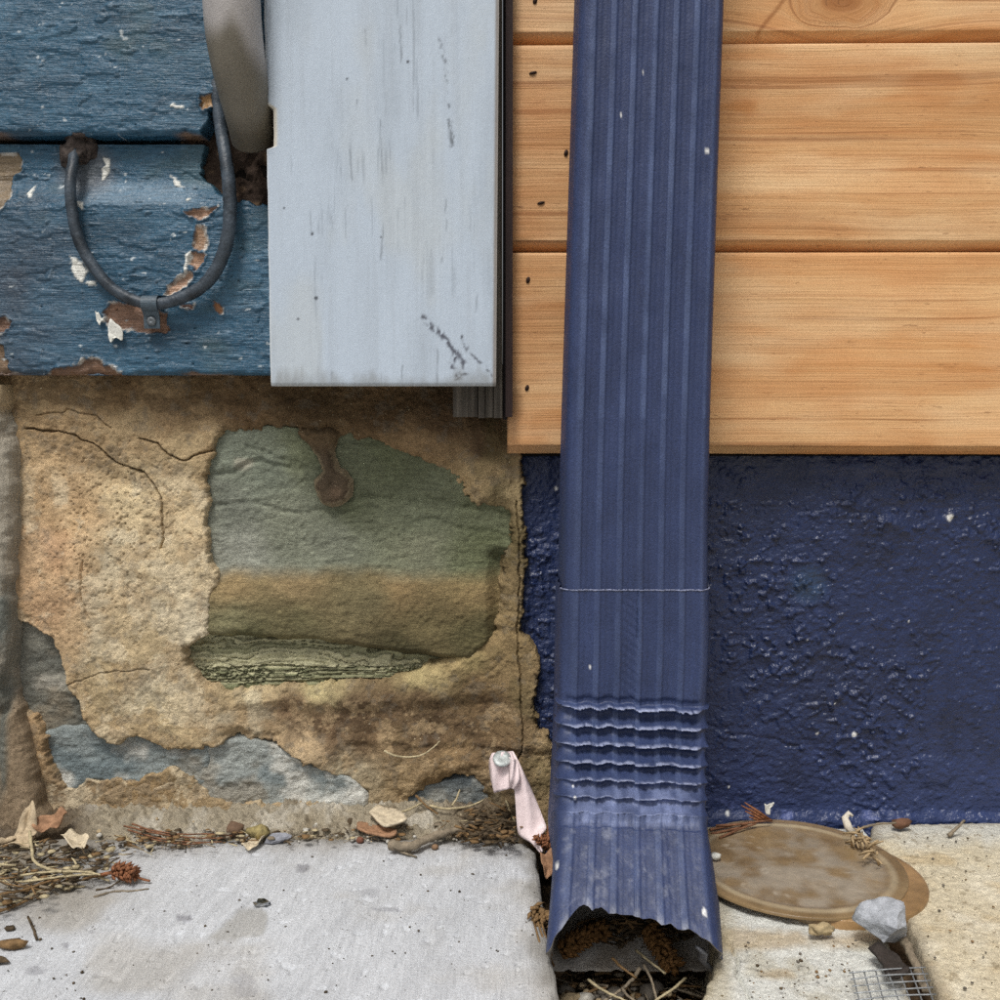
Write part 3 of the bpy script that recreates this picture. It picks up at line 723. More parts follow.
# the broken notch beside the conduit
vl = proj(np.zeros_like(Z), np.full_like(Z, YB), Z)[1]
xl = xl + 0.0046 * sst(104, 108, vl + 2 * fbm(Z, Z * 0, 300, octv=2, seed=262)) * sst(149, 146, vl)
X = xl + (xr - xl) * Tt
u, v = proj(X, np.full_like(X, YB), Z)
edge = np.minimum(X - xl, xr - X)
eb = Z - bl.z
Yp = YB + .0012 * (1 - sst(0, .0022, edge)) + .0010 * (1 - sst(0, .002, eb)) + .0006 * fbm(X, Z, 20, 6, 3, 263)
c = np.zeros(X.shape + (3,)) + lin((186, 199, 213))
c = mixc(c, (170, 182, 194), sst(0, .6, fbm(X, Z, 60, 9, 4, 264)) * .55); c = mixc(c, (190, 196, 196), sst(.1, .6, fbm(X, Z, 25, 12, 4, 265)) * .4)
fine = fbm(X, Z, 420, 26, 4, 266)
c = mixc(c, (128, 138, 148), sst(.33, .62, fine) * sst(-.05, .5, fbm(X, Z, 22, 10, 3, 267)) * .45)
def scuff(c, pts, w, col, am, seed, thr=.0):
    d = segdist(u + 3 * fbm(u, v, .12, octv=3, seed=seed), v + 3 * fbm(u, v, .12, octv=3, seed=seed + 1), pts)
    return mixc(c, col, sst(w, w * .2, d + 1.5 * vn(u * .5, v * .5, seed + 3)) * sst(thr - .15, thr + .25, fbm(u, v, .30, .2, 3, seed + 2)) * am)
c = scuff(c, [(440, 33), (441, 48), (444, 62), (447, 80), (449, 100), (450, 118), (452, 146)], 3.5, (92, 98, 106), .75, 271)
c = scuff(c, [(449, 122), (452, 132), (453, 148)], 6, (86, 92, 98), .7, 272, .1)
c = scuff(c, [(424, 316), (430, 325), (440, 332), (450, 346), (456, 356)], 5.5, (74, 76, 88), .95, 273, -.1)
c = scuff(c, [(456, 352), (452, 366), (458, 378), (466, 374), (464, 362), (458, 352)], 5.0, (78, 80, 92), .95, 274, -.1)
c = scuff(c, [(463, 336), (467, 350), (472, 356), (482, 364), (492, 376)], 3.0, (70, 72, 82), .95, 275, -.15)
for pts in ([(402, 366), (402, 384)], [(438, 350), (437, 384)], [(381, 370), (382, 384)], [(332, 372), (331, 384)], [(444, 235), (442, 262)], [(452, 280), (452, 262)], [(476, 295), (475, 312)], [(356, 100), (350, 150), (352, 180)], [(365, 30), (366, 60)], [(400, 10), (401, 62)], [(445, 200), (446, 230)], [(380, 120), (384, 200), (381, 260)]):
    c = mixc(c, (108, 116, 124), sst(1.5, .2, segdist(u + 1.5 * fbm(u, v, .1, octv=2, seed=276), v, pts)) * .55 * sst(-.2, .35, fbm(u, v, .2, .06, 3, 277)))
for (a, b, r) in [(408, 62, 1.6), (312, 233, 1.2), (284, 208, 1.2), (347, 79, 1.2), (316, 298, 2), (298, 319, 1.4), (312, 234, 1.4), (381, 237, 1.0)]:
    c = mixc(c, (70, 74, 82), sst(r + .6, r - .6, np.hypot(u - a, v - b)) * .9)
c = mixc(c, (222, 224, 222), sst(.0014, .0004, np.minimum(edge, eb)) * .5); c = mixc(c, (150, 132, 112), sst(.0030, .0014, xr - X) * .65)
c = mixc(c, (220, 214, 200), sst(.0035, .0012, X - xl) * sst(100, 106, vl) * sst(150, 146, vl))
c = mixc(c, (120, 118, 110), sst(.012, .0, eb + .010 * fbm(X, Z, 120, 30, 4, 278)) * .5)
c = mixc(c, (150, 156, 162), sst(.0, .5, fbm(X, Z, 260, 12, 4, 279)) * .12)
PALE = link('corner_board', grid_mesh('corner_board', np.stack([X, Yp, Z], -1), mat_pale, {'col': c}, skirt=lambda q: q + np.array([0, .021, 0])))
tag(PALE, 'pale blue painted vertical corner board with black scuffs near its lower end', 'board')

# grey backing boards showing below it, and the dark trim strip
mat_greyw = mk('grey_weathered_wood', base=L3(98, 92, 84), rough=.9, spec=.2, var=[(420, 420, 10, 4, .45, 1.3)], bump=[(700, 700, 20, 4, .0012)])
BK = thing('backing_board', (0, .005, .35), 'grey weathered board end showing below the pale corner board', 'board')
for (ua, ub, vb, y0, y1) in [(453, 477.4, 417, -.006, .018), (478.4, 485, 418, -.0065, .018), (485.8, 493, 417.5, -.006, .018), (493.8, 502.2, 418, -.007, .018)]:
    a, b = onY(ua, vb, y0), onY(ub, vb, y0)
    g = Geo(); box(g, a.x, b.x, y0, y1, a.z, ZT)
    link('plank', g.mesh('plank', mat_greyw, False), BK)
mat_trim = mk('dark_brown_trim', base=L3(44, 30, 28), rough=.6, spec=.3, var=[(300, 300, 20, 3, .7, 1.3)], bump=[(500, 500, 60, 3, .0006)])
TR = thing('trim_strip', (.008, -.008, .35), 'narrow dark brown trim strip between corner board and cedar boards', 'trim')
a, b = onY(505.5, 417, -.012), onY(511, 417, -.012)
g = Geo(); box(g, a.x, b.x + .001, -.012, -.0025, a.z, ZT); link('outer_lip', g.mesh('outer_lip', mat_trim, False), TR)
a, b = onY(502.8, 418, -.003), onY(507, 418, -.003)
g = Geo(); box(g, a.x, b.x, -.003, .018, a.z - .001, ZT); link('recess', g.mesh('recess', mk('trim_recess', base=L3(26, 20, 20), rough=.8), False), TR)

# ------------------------------------------------------------------ cedar siding
CED = thing('cedar_siding', (.3, .01, .28), 'new honey-coloured cedar siding boards above the navy foundation', 'siding')
def cedar_mat():
    m = bpy.data.materials.new('cedar'); m.use_nodes = True
    nt = m.node_tree; N = nt.nodes; Lk = nt.links; bs = N['Principled BSDF']
    at = N.new('ShaderNodeAttribute'); at.attribute_name = 'grain'
    tint = N.new('ShaderNodeAttribute'); tint.attribute_name = 'col'
    def nz(sx, sy, det, rgh=.55, dist=0):
        vm = N.new('ShaderNodeVectorMath'); vm.operation = 'MULTIPLY'; Lk.new(at.outputs['Vector'], vm.inputs[0]); vm.inputs[1].default_value = (sx, sy, 7.0)
        n = N.new('ShaderNodeTexNoise'); n.inputs['Scale'].default_value = 1; n.inputs['Detail'].default_value = det; n.inputs['Roughness'].default_value = rgh; n.inputs['Distortion'].default_value = dist
        Lk.new(vm.outputs[0], n.inputs['Vector']); return n.outputs['Fac']
    def rng(s, a, b, lo, hi):
        r = N.new('ShaderNodeMapRange'); r.inputs[1].default_value = a; r.inputs[2].default_value = b; r.inputs[3].default_value = lo; r.inputs[4].default_value = hi
        Lk.new(s, r.inputs[0]); return r.outputs[0]
    def mix(f, a, b):
        x = N.new('ShaderNodeMix'); x.data_type = 'RGBA'; Lk.new(f, x.inputs['Factor'])
        for sock, w in ((x.inputs[6], a), (x.inputs[7], b)):
            if isinstance(w, tuple): sock.default_value = (*w, 1)
            else: Lk.new(w, sock)
        return x.outputs[2]
    c = mix(rng(nz(2.2, 42, 3), .35, .65, 0, 1), L3(226, 184, 134), L3(206, 152, 98))
    c = mix(rng(nz(5, 150, 4), .42, .7, 0, .65), c, L3(232, 192, 142))
    c = mix(rng(nz(3.2, 120, 3, .5, .4), .56, .74, 0, .5), c, L3(180, 126, 80))
    c = mix(rng(nz(2.4, 210, 2, .5, .3), .60, .69, 0, .7), c, L3(150, 100, 60))
    c = mix(rng(nz(9, 700, 3), .45, .75, 0, .18), c, L3(168, 116, 74))
    c = mix(rng(nz(60, 900, 2), .66, .72, 0, .55), c, L3(128, 84, 50))
    c = mix(rng(nz(26, 70, 4), .4, .7, 0, .25), c, L3(190, 122, 70))
    c = mix(rng(nz(9, 22, 3), .42, .75, 0, .5), c, L3(202, 136, 80))
    c = mix(rng(nz(6, 30, 3), .46, .68, 0, .7), c, L3(238, 206, 162))
    c = mix(rng(nz(90, 420, 2), .70, .745, 0, .6), c, L3(120, 80, 48))
    c = mix(rng(nz(700, 2400, 1), .35, .75, 0, .3), c, L3(176, 122, 76))
    vm = N.new('ShaderNodeVectorMath'); vm.operation = 'MULTIPLY'; Lk.new(c, vm.inputs[0]); Lk.new(tint.outputs['Color'], vm.inputs[1])
    Lk.new(vm.outputs[0], bs.inputs['Base Color'])
    bs.inputs['Roughness'].default_value = .55; bs.inputs['Specular IOR Level'].default_value = .35
    b1 = N.new('ShaderNodeBump'); b1.inputs['Distance'].default_value = .0005; Lk.new(nz(4, 190, 3), b1.inputs['Height'])
    b2 = N.new('ShaderNodeBump'); b2.inputs['Distance'].default_value = .0004; Lk.new(nz(14, 900, 3), b2.inputs['Height']); Lk.new(b1.outputs[0], b2.inputs['Normal'])
    Lk.new(b2.outputs[0], bs.inputs['Normal'])
    return m
mat_cedar = cedar_mat()
KNOTS = {0: [(842, 2, 34, 17)], 1: [(1120, 110, 30, 14)], 2: [(1090, 330, 26, 12)]}
NAILS = {0: [(535, 1), (1045, -60)], 1: [(533, 73), (566, 153), (541, 203)], 2: [(528, 280), (527, 388)]}
mat_nail = mk('rusty_nail', base=L3(52, 34, 26), rough=.6, metal=.3, var=[(900, 900, 900, 3, .6, 1.5)])
def cedar_board(idx, topL, topR, botL, botR, fine=True, zs_=None):
    st = .0016 if fine else .008
    x0 = onY(507.3, 420, 0).x
    xs = axis(x0, .37, st, x0, XR)
    def line(L, Rr):
        a, b = onY(511, L, 0), onY(1000, Rr, 0)
        return a.z + (xs - a.x) * (b.z - a.z) / (b.x - a.x)
    zt_ = line(topL, topR) if zs_ is None else np.full_like(xs, zs_[1]); zb_ = line(botL, botR) if zs_ is None else np.full_like(xs, zs_[0])
    zf_ = zb_ + .0062
    n = int(max(6, (zt_[0] - zf_[0]) / st))
    rows = [(zb_, np.full_like(xs, .0175)), (zb_, np.full_like(xs, .0092)), (zb_ + .0002, np.full_like(xs, .0088)), (zf_ - .0001, np.full_like(xs, .0003)), (zf_ + .0001, np.full_like(xs, .0001)), (zf_ + .0004, np.full_like(xs, .0))]
    for k in range(1, n):
        t = k / n
        rows.append((zf_ + (zt_ - .001 - zf_) * t, np.full_like(xs, .0)))
    rows += [(zt_ - .0003, np.full_like(xs, .0003)), (zt_, np.full_like(xs, .0015)), (zt_, np.full_like(xs, .0175))]
    P = np.zeros((len(rows), len(xs), 3)); P[:, :, 0] = xs
    for r, (z, y) in enumerate(rows): P[r, :, 1] = y; P[r, :, 2] = z
    X = P[:, :, 0]; Z = P[:, :, 2]
    u, v = proj(X, np.zeros_like(X), Z)
    P[:, :, 1] += np.where(P[:, :, 1] < .01, -.0004 * fbm(X, Z, 8, 20, 3, 300 + idx) + .0005 * fbm(X, Z * 0, 50, octv=3, seed=310 + idx) * (np.arange(len(rows)) < 6)[:, None], 0)
    P[1:6, :, 2] += .0005 * fbm(X[1:6], Z[1:6] * 0, 40, octv=4, seed=312 + idx)
    # growth-ring coordinate, bent round the knots
    g_ = Z + .0060 * fbm(X, Z, 2.2, 5, 3, 320 + idx) + .0006 * fbm(X, Z, 22, 30, 2, 330 + idx) + .10 * idx
    tint = np.ones(X.shape + (3,))
    tint = tint * (1 + .14 * fbm(X, Z, 7, 22, 3, 340 + idx))[..., None] * (1 - sst(575, 520, u)[..., None] * np.array([.06, .10, .14]))
    for (a, b, ru_, rv_) in KNOTS.get(idx, []):
        p = onY(a, b, 0); rx = ru_ * .0007; rz = rv_ * .0007
        r = np.hypot((X - p.x) / rx, (Z - p.z) / rz)
        g_ = g_ + (Z - p.z) * 1.1 * np.exp(-(r / 2.6) ** 2) * -1 + .0 * r
        m = sst(1.7, .7, r + .2 * fbm(X, Z, 60, octv=3, seed=350))
        g_ = g_ * (1 - m) + (p.z + r * .011 + .02) * m
        tint = tint * (1 - m[..., None] * (1 - np.array([.80, .74, .66]))) ; k2 = sst(.75, .2, r)
        tint = tint * (1 - k2[..., None] * (1 - np.array([.72, .62, .52])))
    if idx == 1:
        m = sst(1.3, .2, np.hypot((u - 738) / 24, (v - 108) / 10) + .4 * fbm(u, v, .07, octv=3, seed=351)); tint = tint * (1 - m[..., None] * (1 - np.array([.86, .70, .52])))
    if idx == 0:
        m = sst(3.2, .5, segdist(u, v, [(756, 36), (766, 22), (778, 8), (790, -10)])); tint = tint * (1 - m[..., None] * (1 - np.array([.62, .52, .42])))
    if idx == 2:
        m = sst(1.3, .3, np.hypot((u - 545) / 30, (v - 430) / 16) + .5 * fbm(u, v, .09, octv=4, seed=352)); tint = tint * (1 - m[..., None] * (1 - np.array([1.04, 1.12, 1.25])))
        m = sst(1.3, .3, np.hypot((u - 516) / 8, (v - 405) / 22) + .5 * fbm(u, v, .1, octv=3, seed=353)); tint = tint * (1 - m[..., None] * (1 - np.array([.66, .62, .58])))
        for pts in ([(930, 363), (945, 366), (955, 366)], [(846, 342), (855, 342)]):
            m = sst(2.0, .3, segdist(u, v, pts)) * sst(-.2, .4, fbm(u, v, .3, octv=2, seed=354)); tint = tint * (1 - m[..., None] * (1 - np.array([.62, .6, .56])))
    if idx in (1, 2):
        m = sst(1.2, .4, np.hypot((u - 724) / 14, (v - 256) / 5)); tint = tint * (1 + m[..., None] * np.array([.05, .12, .2]))
    # dark worn bottoms of the grooves keep the stain's colour
    G = np.stack([X, g_, np.full_like(X, .37 * idx)], -1)
    nr, nc = X.shape
    me_i = np.arange(nr * nc).reshape(nr, nc)
    q = np.stack([me_i[:-1, :-1], me_i[:-1, 1:], me_i[1:, 1:], me_i[1:, :-1]], -1).reshape(-1, 4)
    caps = [tuple(me_i[::-1, 0]), tuple(me_i[:, -1])]
    me = new_mesh('board', P.reshape(-1, 3), q, caps, mat_cedar, True, {'col': tint.reshape(-1, 3), 'grain': G.reshape(-1, 3)})
    sm = np.ones(len(me.polygons), bool); sm[-2:] = False
    me.polygons.foreach_set('use_smooth', sm)
    o = link('board', me, CED)
    for (a, b) in NAILS.get(idx, []):
        p = onY(a, b, 0); gg = Geo()
        rr = random.Random(a)
        ring = lambda r, y: [(p.x + r * math.cos(k * math.pi / 5) * (1.4 if b in (73, 203) else .8), y, p.z + r * .75 * math.sin(k * math.pi / 5) * (.7 if b in (73, 203) else 1.5) + r * .4 * math.cos(k * math.pi / 5) * rr.uniform(.6, .9)) for k in range(10)]
        V = ring(.0019, -.0004) + ring(.0013, -.0011) + ring(.0019, .004)
        gg.add(V, [(k, (k + 1) % 10, 10 + (k + 1) % 10, 10 + k) for k in range(10)] + [tuple(range(10, 20))] + [(20 + k, 20 + (k + 1) % 10, (k + 1) % 10, k) for k in range(10)])
        link('nail', gg.mesh('nail', mat_nail), o)
    return o
cedar_board(2, 252.5, 252.0, 454, 455)
cedar_board(1, 45, 42, 250, 249.5)
zA = onY(511, 43, 0).z
zB = onY(1000, 40, 0).z
cedar_board(0, -166, -169, 42.5, 39.5)
for k in range(1, 4):
    cedar_board(3 + k, 0, 0, 0, 0, False, (onY(700, -168, 0).z + .001 + .147 * (k - 1), onY(700, -168, 0).z + .147 * k - .001))
g = Geo(); box(g, .006, XR, .0178, .05, .274, ZT); link('sheathing', g.mesh('sheathing', mat_dark, False), CED)

# ================================================================== OBJECTS
# ------------------------------------------------------------------ navy downspout with its kicked-out elbow
DS = thing('downspout', (.09, -.03, 0), 'navy blue corrugated metal downspout with a torn open elbow at the ground', 'downspout')
mat_ds = mk('navy_metal_paint', attr=True, rough=.5, spec=.45, var=[(1100, 1100, 1100, 3, .76, 1.26), (60, 60, 24, 4, .84, 1.16)],
            bump=[(700, 700, 700, 4, .00028), (120, 120, 60, 3, .0004)], roughvar=(200, 3, .42, .66))
YF = -.065
RIDGE0, PER = -.82, .287
def perimeter(w=.0455, d=.0315, r=.0065):
    """(a, b, nx, nb): a across -1..1, b depth -1 back .. 1 front, with outward normal"""
    out = []
    def arc(cx, cb, a0, a1, n):
        for k in range(n + 1):
            t = a0 + (a1 - a0) * k / n
            out.append((cx + r * math.cos(t), cb + r * math.sin(t), math.cos(t), math.sin(t)))
    def seg(x0, b0, x1, b1, n, nx, nb):
        for k in range(1, n):
            out.append((x0 + (x1 - x0) * k / n, b0 + (b1 - b0) * k / n, nx, nb))
    seg(-w + r, d, w - r, d, 170, 0, 1)
    arc(w - r, d - r, math.pi / 2, 0, 6)
    seg(w, d - r, w, -d + r, 26, 1, 0)
    arc(w - r, -d + r, 0, -math.pi / 2, 4)
    seg(w - r, -d, -w + r, -d, 80, 0, -1)
    arc(-w + r, -d + r, -math.pi / 2, -math.pi, 4)
    seg(-w, -d + r, -w, d - r, 26, -1, 0)
    arc(-w + r, d - r, math.pi, math.pi / 2, 6)
    A = np.array(out); A[:, 0] /= w; A[:, 1] /= d
    return A
PERI = perimeter()
def corr(a):
    t = np.cos(2 * np.pi * (a - RIDGE0) / PER)
    return 1.7 * sst(.1, .9, t) - .7 - .5 * sst(-.75, -1, t)
def build_spout(name, st, nrow, lip=None, pleat=False, mat=None, inset=0.0, q0=0.0, seam=1.0, grow=0.0):
    """st rows: v, FY, FZ, BY, BZ, xFl, xFr, xBl, xBr"""
    st = np.array(st, float)
    s = np.linspace(0, 1, len(st))
    dense = np.array(smooth_path([tuple(r) for r in st], 24))
    vv = dense[:, 0]
    rows = np.interp(nrow, vv, np.arange(len(dense)))
    a, b, nx, nb = PERI.T
    V = np.zeros((len(nrow), len(PERI), 3)); CA = np.zeros((len(nrow), len(PERI), 3))
    for i, vr in enumerate(nrow):
        vcol = np.full(len(a), vr)
        if lip is not None:
            vend = lip(a, b)
            k = np.clip((vr - 820) / (nrow[-1] - 820), 0, 1)
            vcol = np.where(vr > 820, 820 + k * (vend - 820), vr)
        ii = np.interp(vcol, vv, np.arange(len(dense)))
        S = np.stack([np.interp(ii, np.arange(len(dense)), dense[:, k]) for k in range(9)], -1)
        t = (b + 1) / 2
        FY, FZ, BY, BZ = S[:, 1], S[:, 2], S[:, 3], S[:, 4]
        xl = S[:, 7] + (S[:, 5] - S[:, 7]) * t; xr = S[:, 8] + (S[:, 6] - S[:, 8]) * t
        dl = np.hypot(FY - BY, FZ - BZ); ey = (FY - BY) / dl; ez = (FZ - BZ) / dl
        cf = corr(a)
        front = nb > .95; back = nb < -.95
        disp = np.where(front,   (.00055 if vr < 825 else .00035) * cf * sst(1.0, .86, np.abs(a)), 0) + np.where(back, .0006 * cf, 0)
        sidec = np.where(np.abs(nx) > .95, .0008 * np.cos(b * 9.5), 0)
        disp = disp - np.where(front, seam * (.0018 if 590 <= vr < 640 and pleat else .0007) * sst(.016, .003, np.abs(a - .02)), 0) - inset * nb * 0
        if pleat:
            ve = np.array([707, 726, 745, 763.5, 781, 798, 813, 828.])
            amp = np.array([.0080, .0088, .0088, .0080, .0068, .0054, .0042, 0])
            wob = .25 * cf + 1.4 * (vn(a * 7, a * 0 + 3.1, 401) - .5) * 2 + 2.0 * a + 1.5 * (a > .02)
            vz = vcol - wob
            dsp = np.zeros(len(a))
            for k in range(7):
                g_ = ve[k + 1] - ve[k]
                tt = (vz - ve[k]) / g_
                prof = np.where((tt >= -.16) & (tt < .0), (tt + .16) / .16, np.where((tt >= 0) & (tt < 1), np.clip(1 - np.abs(np.sin(np.pi * np.clip(tt, 0, 1) ** .75)) ** .62, 0, 1) if k < 6 else np.clip(1 - tt, 0, 1) ** 2, 0))
                scal = .85 + .35 * vn(a * 14 + k * 7.7, a * 0 + k, 402) - .12 * cf * (1 if k < 5 else .3)
                dsp = np.maximum(dsp, prof * amp[k] * scal)
            w = np.where(front, sst(1.03, .80, np.abs(a)) * .85 + .15, sst(-.6, 1.0, b) * .35 * (np.abs(nx) > .1) + .0)
            groove = .0016 * sst(7, 1, np.abs(vz - 702)) * front
            disp = disp + (dsp - .0016 * (vz > 707) * (vz < 828)) * w - groove
            sidec = sidec + dsp * .3 * (np.abs(nx) > .5) * sst(-.8, 1, b)
            # pressed hatching left of the seam
            if 596 < vr < 700:
                disp = disp - front * .00035 * sst(.11, .10, np.abs(a + .07)) * sst(.2, .9, np.sin((vr - 35 * a * 1.6) * .72)) 
        disp = disp + grow - inset; 
        X = xl + (xr - xl) * (a + 1) / 2 + nx * (grow - inset) + np.sign(nx) * sidec
        Y = BY + (FY - BY) * t + ey * disp * nb; Zc = BZ + (FZ - BZ) * t + ez * disp * nb
        dn = .0008 * fbm(a * 1.2, np.full(len(a), vr * .01), 2, octv=3, seed=403)
        V[i] = np.stack([X, Y + ey * dn, Zc + ez * dn], -1)
        c = np.zeros((len(a), 3)) + lin((46, 58, 93))
        c = c * (1 + .07 * fbm(a * 3, np.full(len(a), vr * .012), 1, octv=4, seed=404))[:, None]
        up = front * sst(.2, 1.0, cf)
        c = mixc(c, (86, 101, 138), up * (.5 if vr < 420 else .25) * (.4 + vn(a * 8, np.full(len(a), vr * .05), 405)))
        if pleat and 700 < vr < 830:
            c = mixc(c, (160, 168, 196), np.clip(sst(.0026, .0055, disp) * .85 * vn(a * 30, np.full(len(a), vr * .3), 406) * 1.5, 0, .75))  # pleat lips paler: light on their upward edges, painted in
        if pleat and 770 < vr < 832:
            c = mixc(c, (140, 152, 190), front * sst(.95, .7, np.abs(a)) * sst(770, 800, vr) * sst(832, 822, vr) * (.1 + .5 * vn(a * 12, np.full(len(a), vr * .12), 408)))
        if lip is not None and vr > 830:
            c = mixc(c, (150, 154, 166), front * sst(.1, .8, fbm(a * 6, np.full(len(a), vr * .05), 2, octv=4, seed=407)) * .3)
            c = mixc(c, (170, 172, 176), sst(nrow[-1] - 16, nrow[-1], vr) * front * sst(.2, .9, cf) * .3)
        CA[i] = c
    if inset or lip is not None or True:
        P = np.concatenate([V, V[:, :1]], 1); C2 = np.concatenate([CA, CA[:, :1]], 1)
    return P, C2
def speck(P, C, pts):
    u, v = proj(P[..., 0], P[..., 1], P[..., 2])
    for (a, b, r, el) in pts:
        m = sst(r + .7, r - .6, np.hypot(u - a, (v - b) / el)) * (P[..., 1] < -.03)
        C = mixc(C, (232, 232, 230), m)
    return C
def st_row(v, Y, uL, uR, B, vb=None, uBL=None, uBR=None):
    a, b = onY(uL, v, Y), onY(uR, v, Y)
    z = (a.z + b.z) / 2
    if uBL is None: bl, br = a.x, b.x
    else:
        bl, br = onY(uBL, vb, B[0]).x, onY(uBR, vb, B[0]).x
    return [v, Y, z, B[0], z if B[1] is None else B[1], a.x, b.x, bl, br]
UP = [st_row(-900, YF, 609, 754, (-.002, None)), st_row(0, YF, 581, 725.5, (-.002, None)), st_row(250, YF, 573, 717, (-.002, None)), st_row(450, YF, 566.8, 711, (-.002, None)), st_row(612, YF, 563.5, 709, (-.002, None))]
rows_up = np.concatenate([np.linspace(-900, -10, 30), np.arange(0, 612, 4.0)])
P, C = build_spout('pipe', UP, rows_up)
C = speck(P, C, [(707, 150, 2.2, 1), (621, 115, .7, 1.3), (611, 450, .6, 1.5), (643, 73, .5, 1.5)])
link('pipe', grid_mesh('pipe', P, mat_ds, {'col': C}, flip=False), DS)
LO = [st_row(590, YF, 562.5, 710, (-.001, None)), st_row(650, YF, 561.5, 709.5, (-.001, None)), st_row(708, -.066, 560.5, 707, (-.0015, .113)), st_row(730, -.0715, 560, 706.5, (-.002, .090)), st_row(760, -.085, 559.5, 706.5, (-.005, .065)),
      st_row(790, -.103, 558.5, 707, (-.012, .042)), st_row(820, -.122, 557, 708.5, (-.028, .018)), st_row(870, -.148, 554, 712, (-.065, -.006), 930, 557, 712), st_row(950, -.182, 547.5, 719.5, (-.125, -.031), 973, 551, 723)]
LIPA = [-1, -.93, -.85, -.78, -.72, -.66, -.60, -.55, -.5, -.46, -.40, -.35, -.30, -.2, -.1, .02, .12, .2, .27, .34, .40, .46, .52, .58, .64, .70, .78, .86, .94, 1]
LIPV = [940, 936, 930, 920, 913, 908, 906, 907, 912, 909, 908, 911, 914, 915, 916, 917, 920, 919, 921, 927, 925, 925, 929, 931, 930, 931, 937, 941, 945, 948]
def lip(a, b):
    f = np.interp(a, LIPA, LIPV) + 1.5 * (vn(a * 22, a * 0, 411) - .5)
    side = sst(.995, .90, b)
    bot = 950 + 3.5 * (vn(a * 7, a * 0 + 5, 412) - .5) - 3 * corr(a) * .4
    return f * (1 - side) + bot * side
rows_lo = np.concatenate([np.arange(590, 696, 2.0), np.arange(696, 836, .8), np.arange(836, 951, 3.0)])
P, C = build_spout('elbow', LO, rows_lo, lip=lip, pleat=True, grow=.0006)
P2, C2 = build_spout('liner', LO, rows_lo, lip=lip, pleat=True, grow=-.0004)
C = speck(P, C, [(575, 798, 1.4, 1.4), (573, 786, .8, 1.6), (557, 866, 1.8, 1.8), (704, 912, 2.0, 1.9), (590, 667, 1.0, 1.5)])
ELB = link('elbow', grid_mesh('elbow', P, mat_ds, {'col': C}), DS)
# bare grey inside, joined to the rim
k0 = int(np.searchsorted(rows_lo, 800))
Pin = np.concatenate([P2[k0:], P[-1:]], 0)
cin = np.zeros(Pin.shape[:2] + (3,)) + lin((168, 164, 158))
nf = fbm(Pin[..., 0], Pin[..., 1], 70, octv=4, seed=413)
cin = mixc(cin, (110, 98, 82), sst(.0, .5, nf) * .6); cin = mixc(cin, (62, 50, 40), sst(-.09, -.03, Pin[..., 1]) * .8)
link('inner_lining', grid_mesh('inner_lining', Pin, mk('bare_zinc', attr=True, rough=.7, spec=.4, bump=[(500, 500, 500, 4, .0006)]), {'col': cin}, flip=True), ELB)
# crushed curl of metal at the right of the mouth
g = Geo(); g.tube([onY(697, 947, -.165), onY(704, 952, -.163), onY(702, 960, -.160), onY(708, 966, -.155), onY(712, 973, -.150)], [.002, .0035, .003, .0035, .002], 8, flat=.45, rough=.25, seed=3)
link('bent_edge', g.mesh('bent_edge', mk('bent_zinc', base=L3(128, 130, 136), rough=.5, metal=.2, bump=[(600, 600, 600, 3, .0006)])), ELB)
# paint bead round the joint of pipe and elbow
bead = []
for k in range(-7, 178):
    p = P[0, k % len(PERI)]
    bead.append((p[0], p[1] - .0001, p[2]))
g = Geo(); g.tube(bead, .0005, 5, cap=False, rough=.7, seed=5)
link('paint_bead', g.mesh('paint_bead', mk('cracked_paint_edge', base=L3(128, 134, 160), rough=.6, var=[(500, 500, 500, 3, .5, 1.3)])), DS)

# ------------------------------------------------------------------ grey conduit, cable, clamp, sealant
mat_cond = mk('grey_conduit', base=L3(138, 134, 129), rough=.42, spec=.5, var=[(60, 60, 30, 4, .82, 1.14), (800, 800, 800, 3, .93, 1.07)], bump=[(900, 900, 900, 3, .0002)])
cp = [(231, -60, -.040, .0206), (231, -20, -.040, .0206), (232.5, 15, -.0395, .0206), (235.5, 45, -.037, .0203), (240.5, 75, -.032, .0195), (246, 103, -.024, .0180), (250.5, 126, -.014, .0168), (252.5, 139, -.007, .0162)]
path = [(onY(a, b, y).x, y, onY(a, b, y).z, r) for a, b, y, r in cp]
path = [(path[0][0] - .006, -.040, ZT, .0206)] + path
sm = smooth_path(path[1:], 8)
V, Fc = tube_geo([path[0][:3]] + [tuple(p[:3]) for p in sm], [.0206] + [float(p[3]) for p in sm], 40, cap=False, flat=.86)
V = np.array([tuple(p) for p in V])
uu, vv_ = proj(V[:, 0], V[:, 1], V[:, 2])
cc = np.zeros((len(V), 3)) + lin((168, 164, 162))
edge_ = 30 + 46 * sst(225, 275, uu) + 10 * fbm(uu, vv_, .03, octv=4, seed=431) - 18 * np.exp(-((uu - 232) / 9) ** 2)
low_tone = sst(-16, 18, vv_ - edge_)  # conduit turns darker brown-grey towards its lower end
cc = mixc(cc, (104, 98, 84), low_tone * .9); cc = mixc(cc, (70, 62, 48), sst(112, 142, vv_ + 8 * fbm(uu, vv_, .05, octv=3, seed=432)) * .8)
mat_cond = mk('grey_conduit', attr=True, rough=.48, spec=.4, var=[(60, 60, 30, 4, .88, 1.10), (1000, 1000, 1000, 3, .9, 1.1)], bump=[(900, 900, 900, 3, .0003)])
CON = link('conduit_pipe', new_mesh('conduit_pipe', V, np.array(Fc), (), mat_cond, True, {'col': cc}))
sol = CON.modifiers.new('wall', 'SOLIDIFY'); sol.thickness = .0022; sol.offset = -1
tag(CON, 'grey conduit pipe ending at the hole in the blue siding beside the corner board', 'pipe')
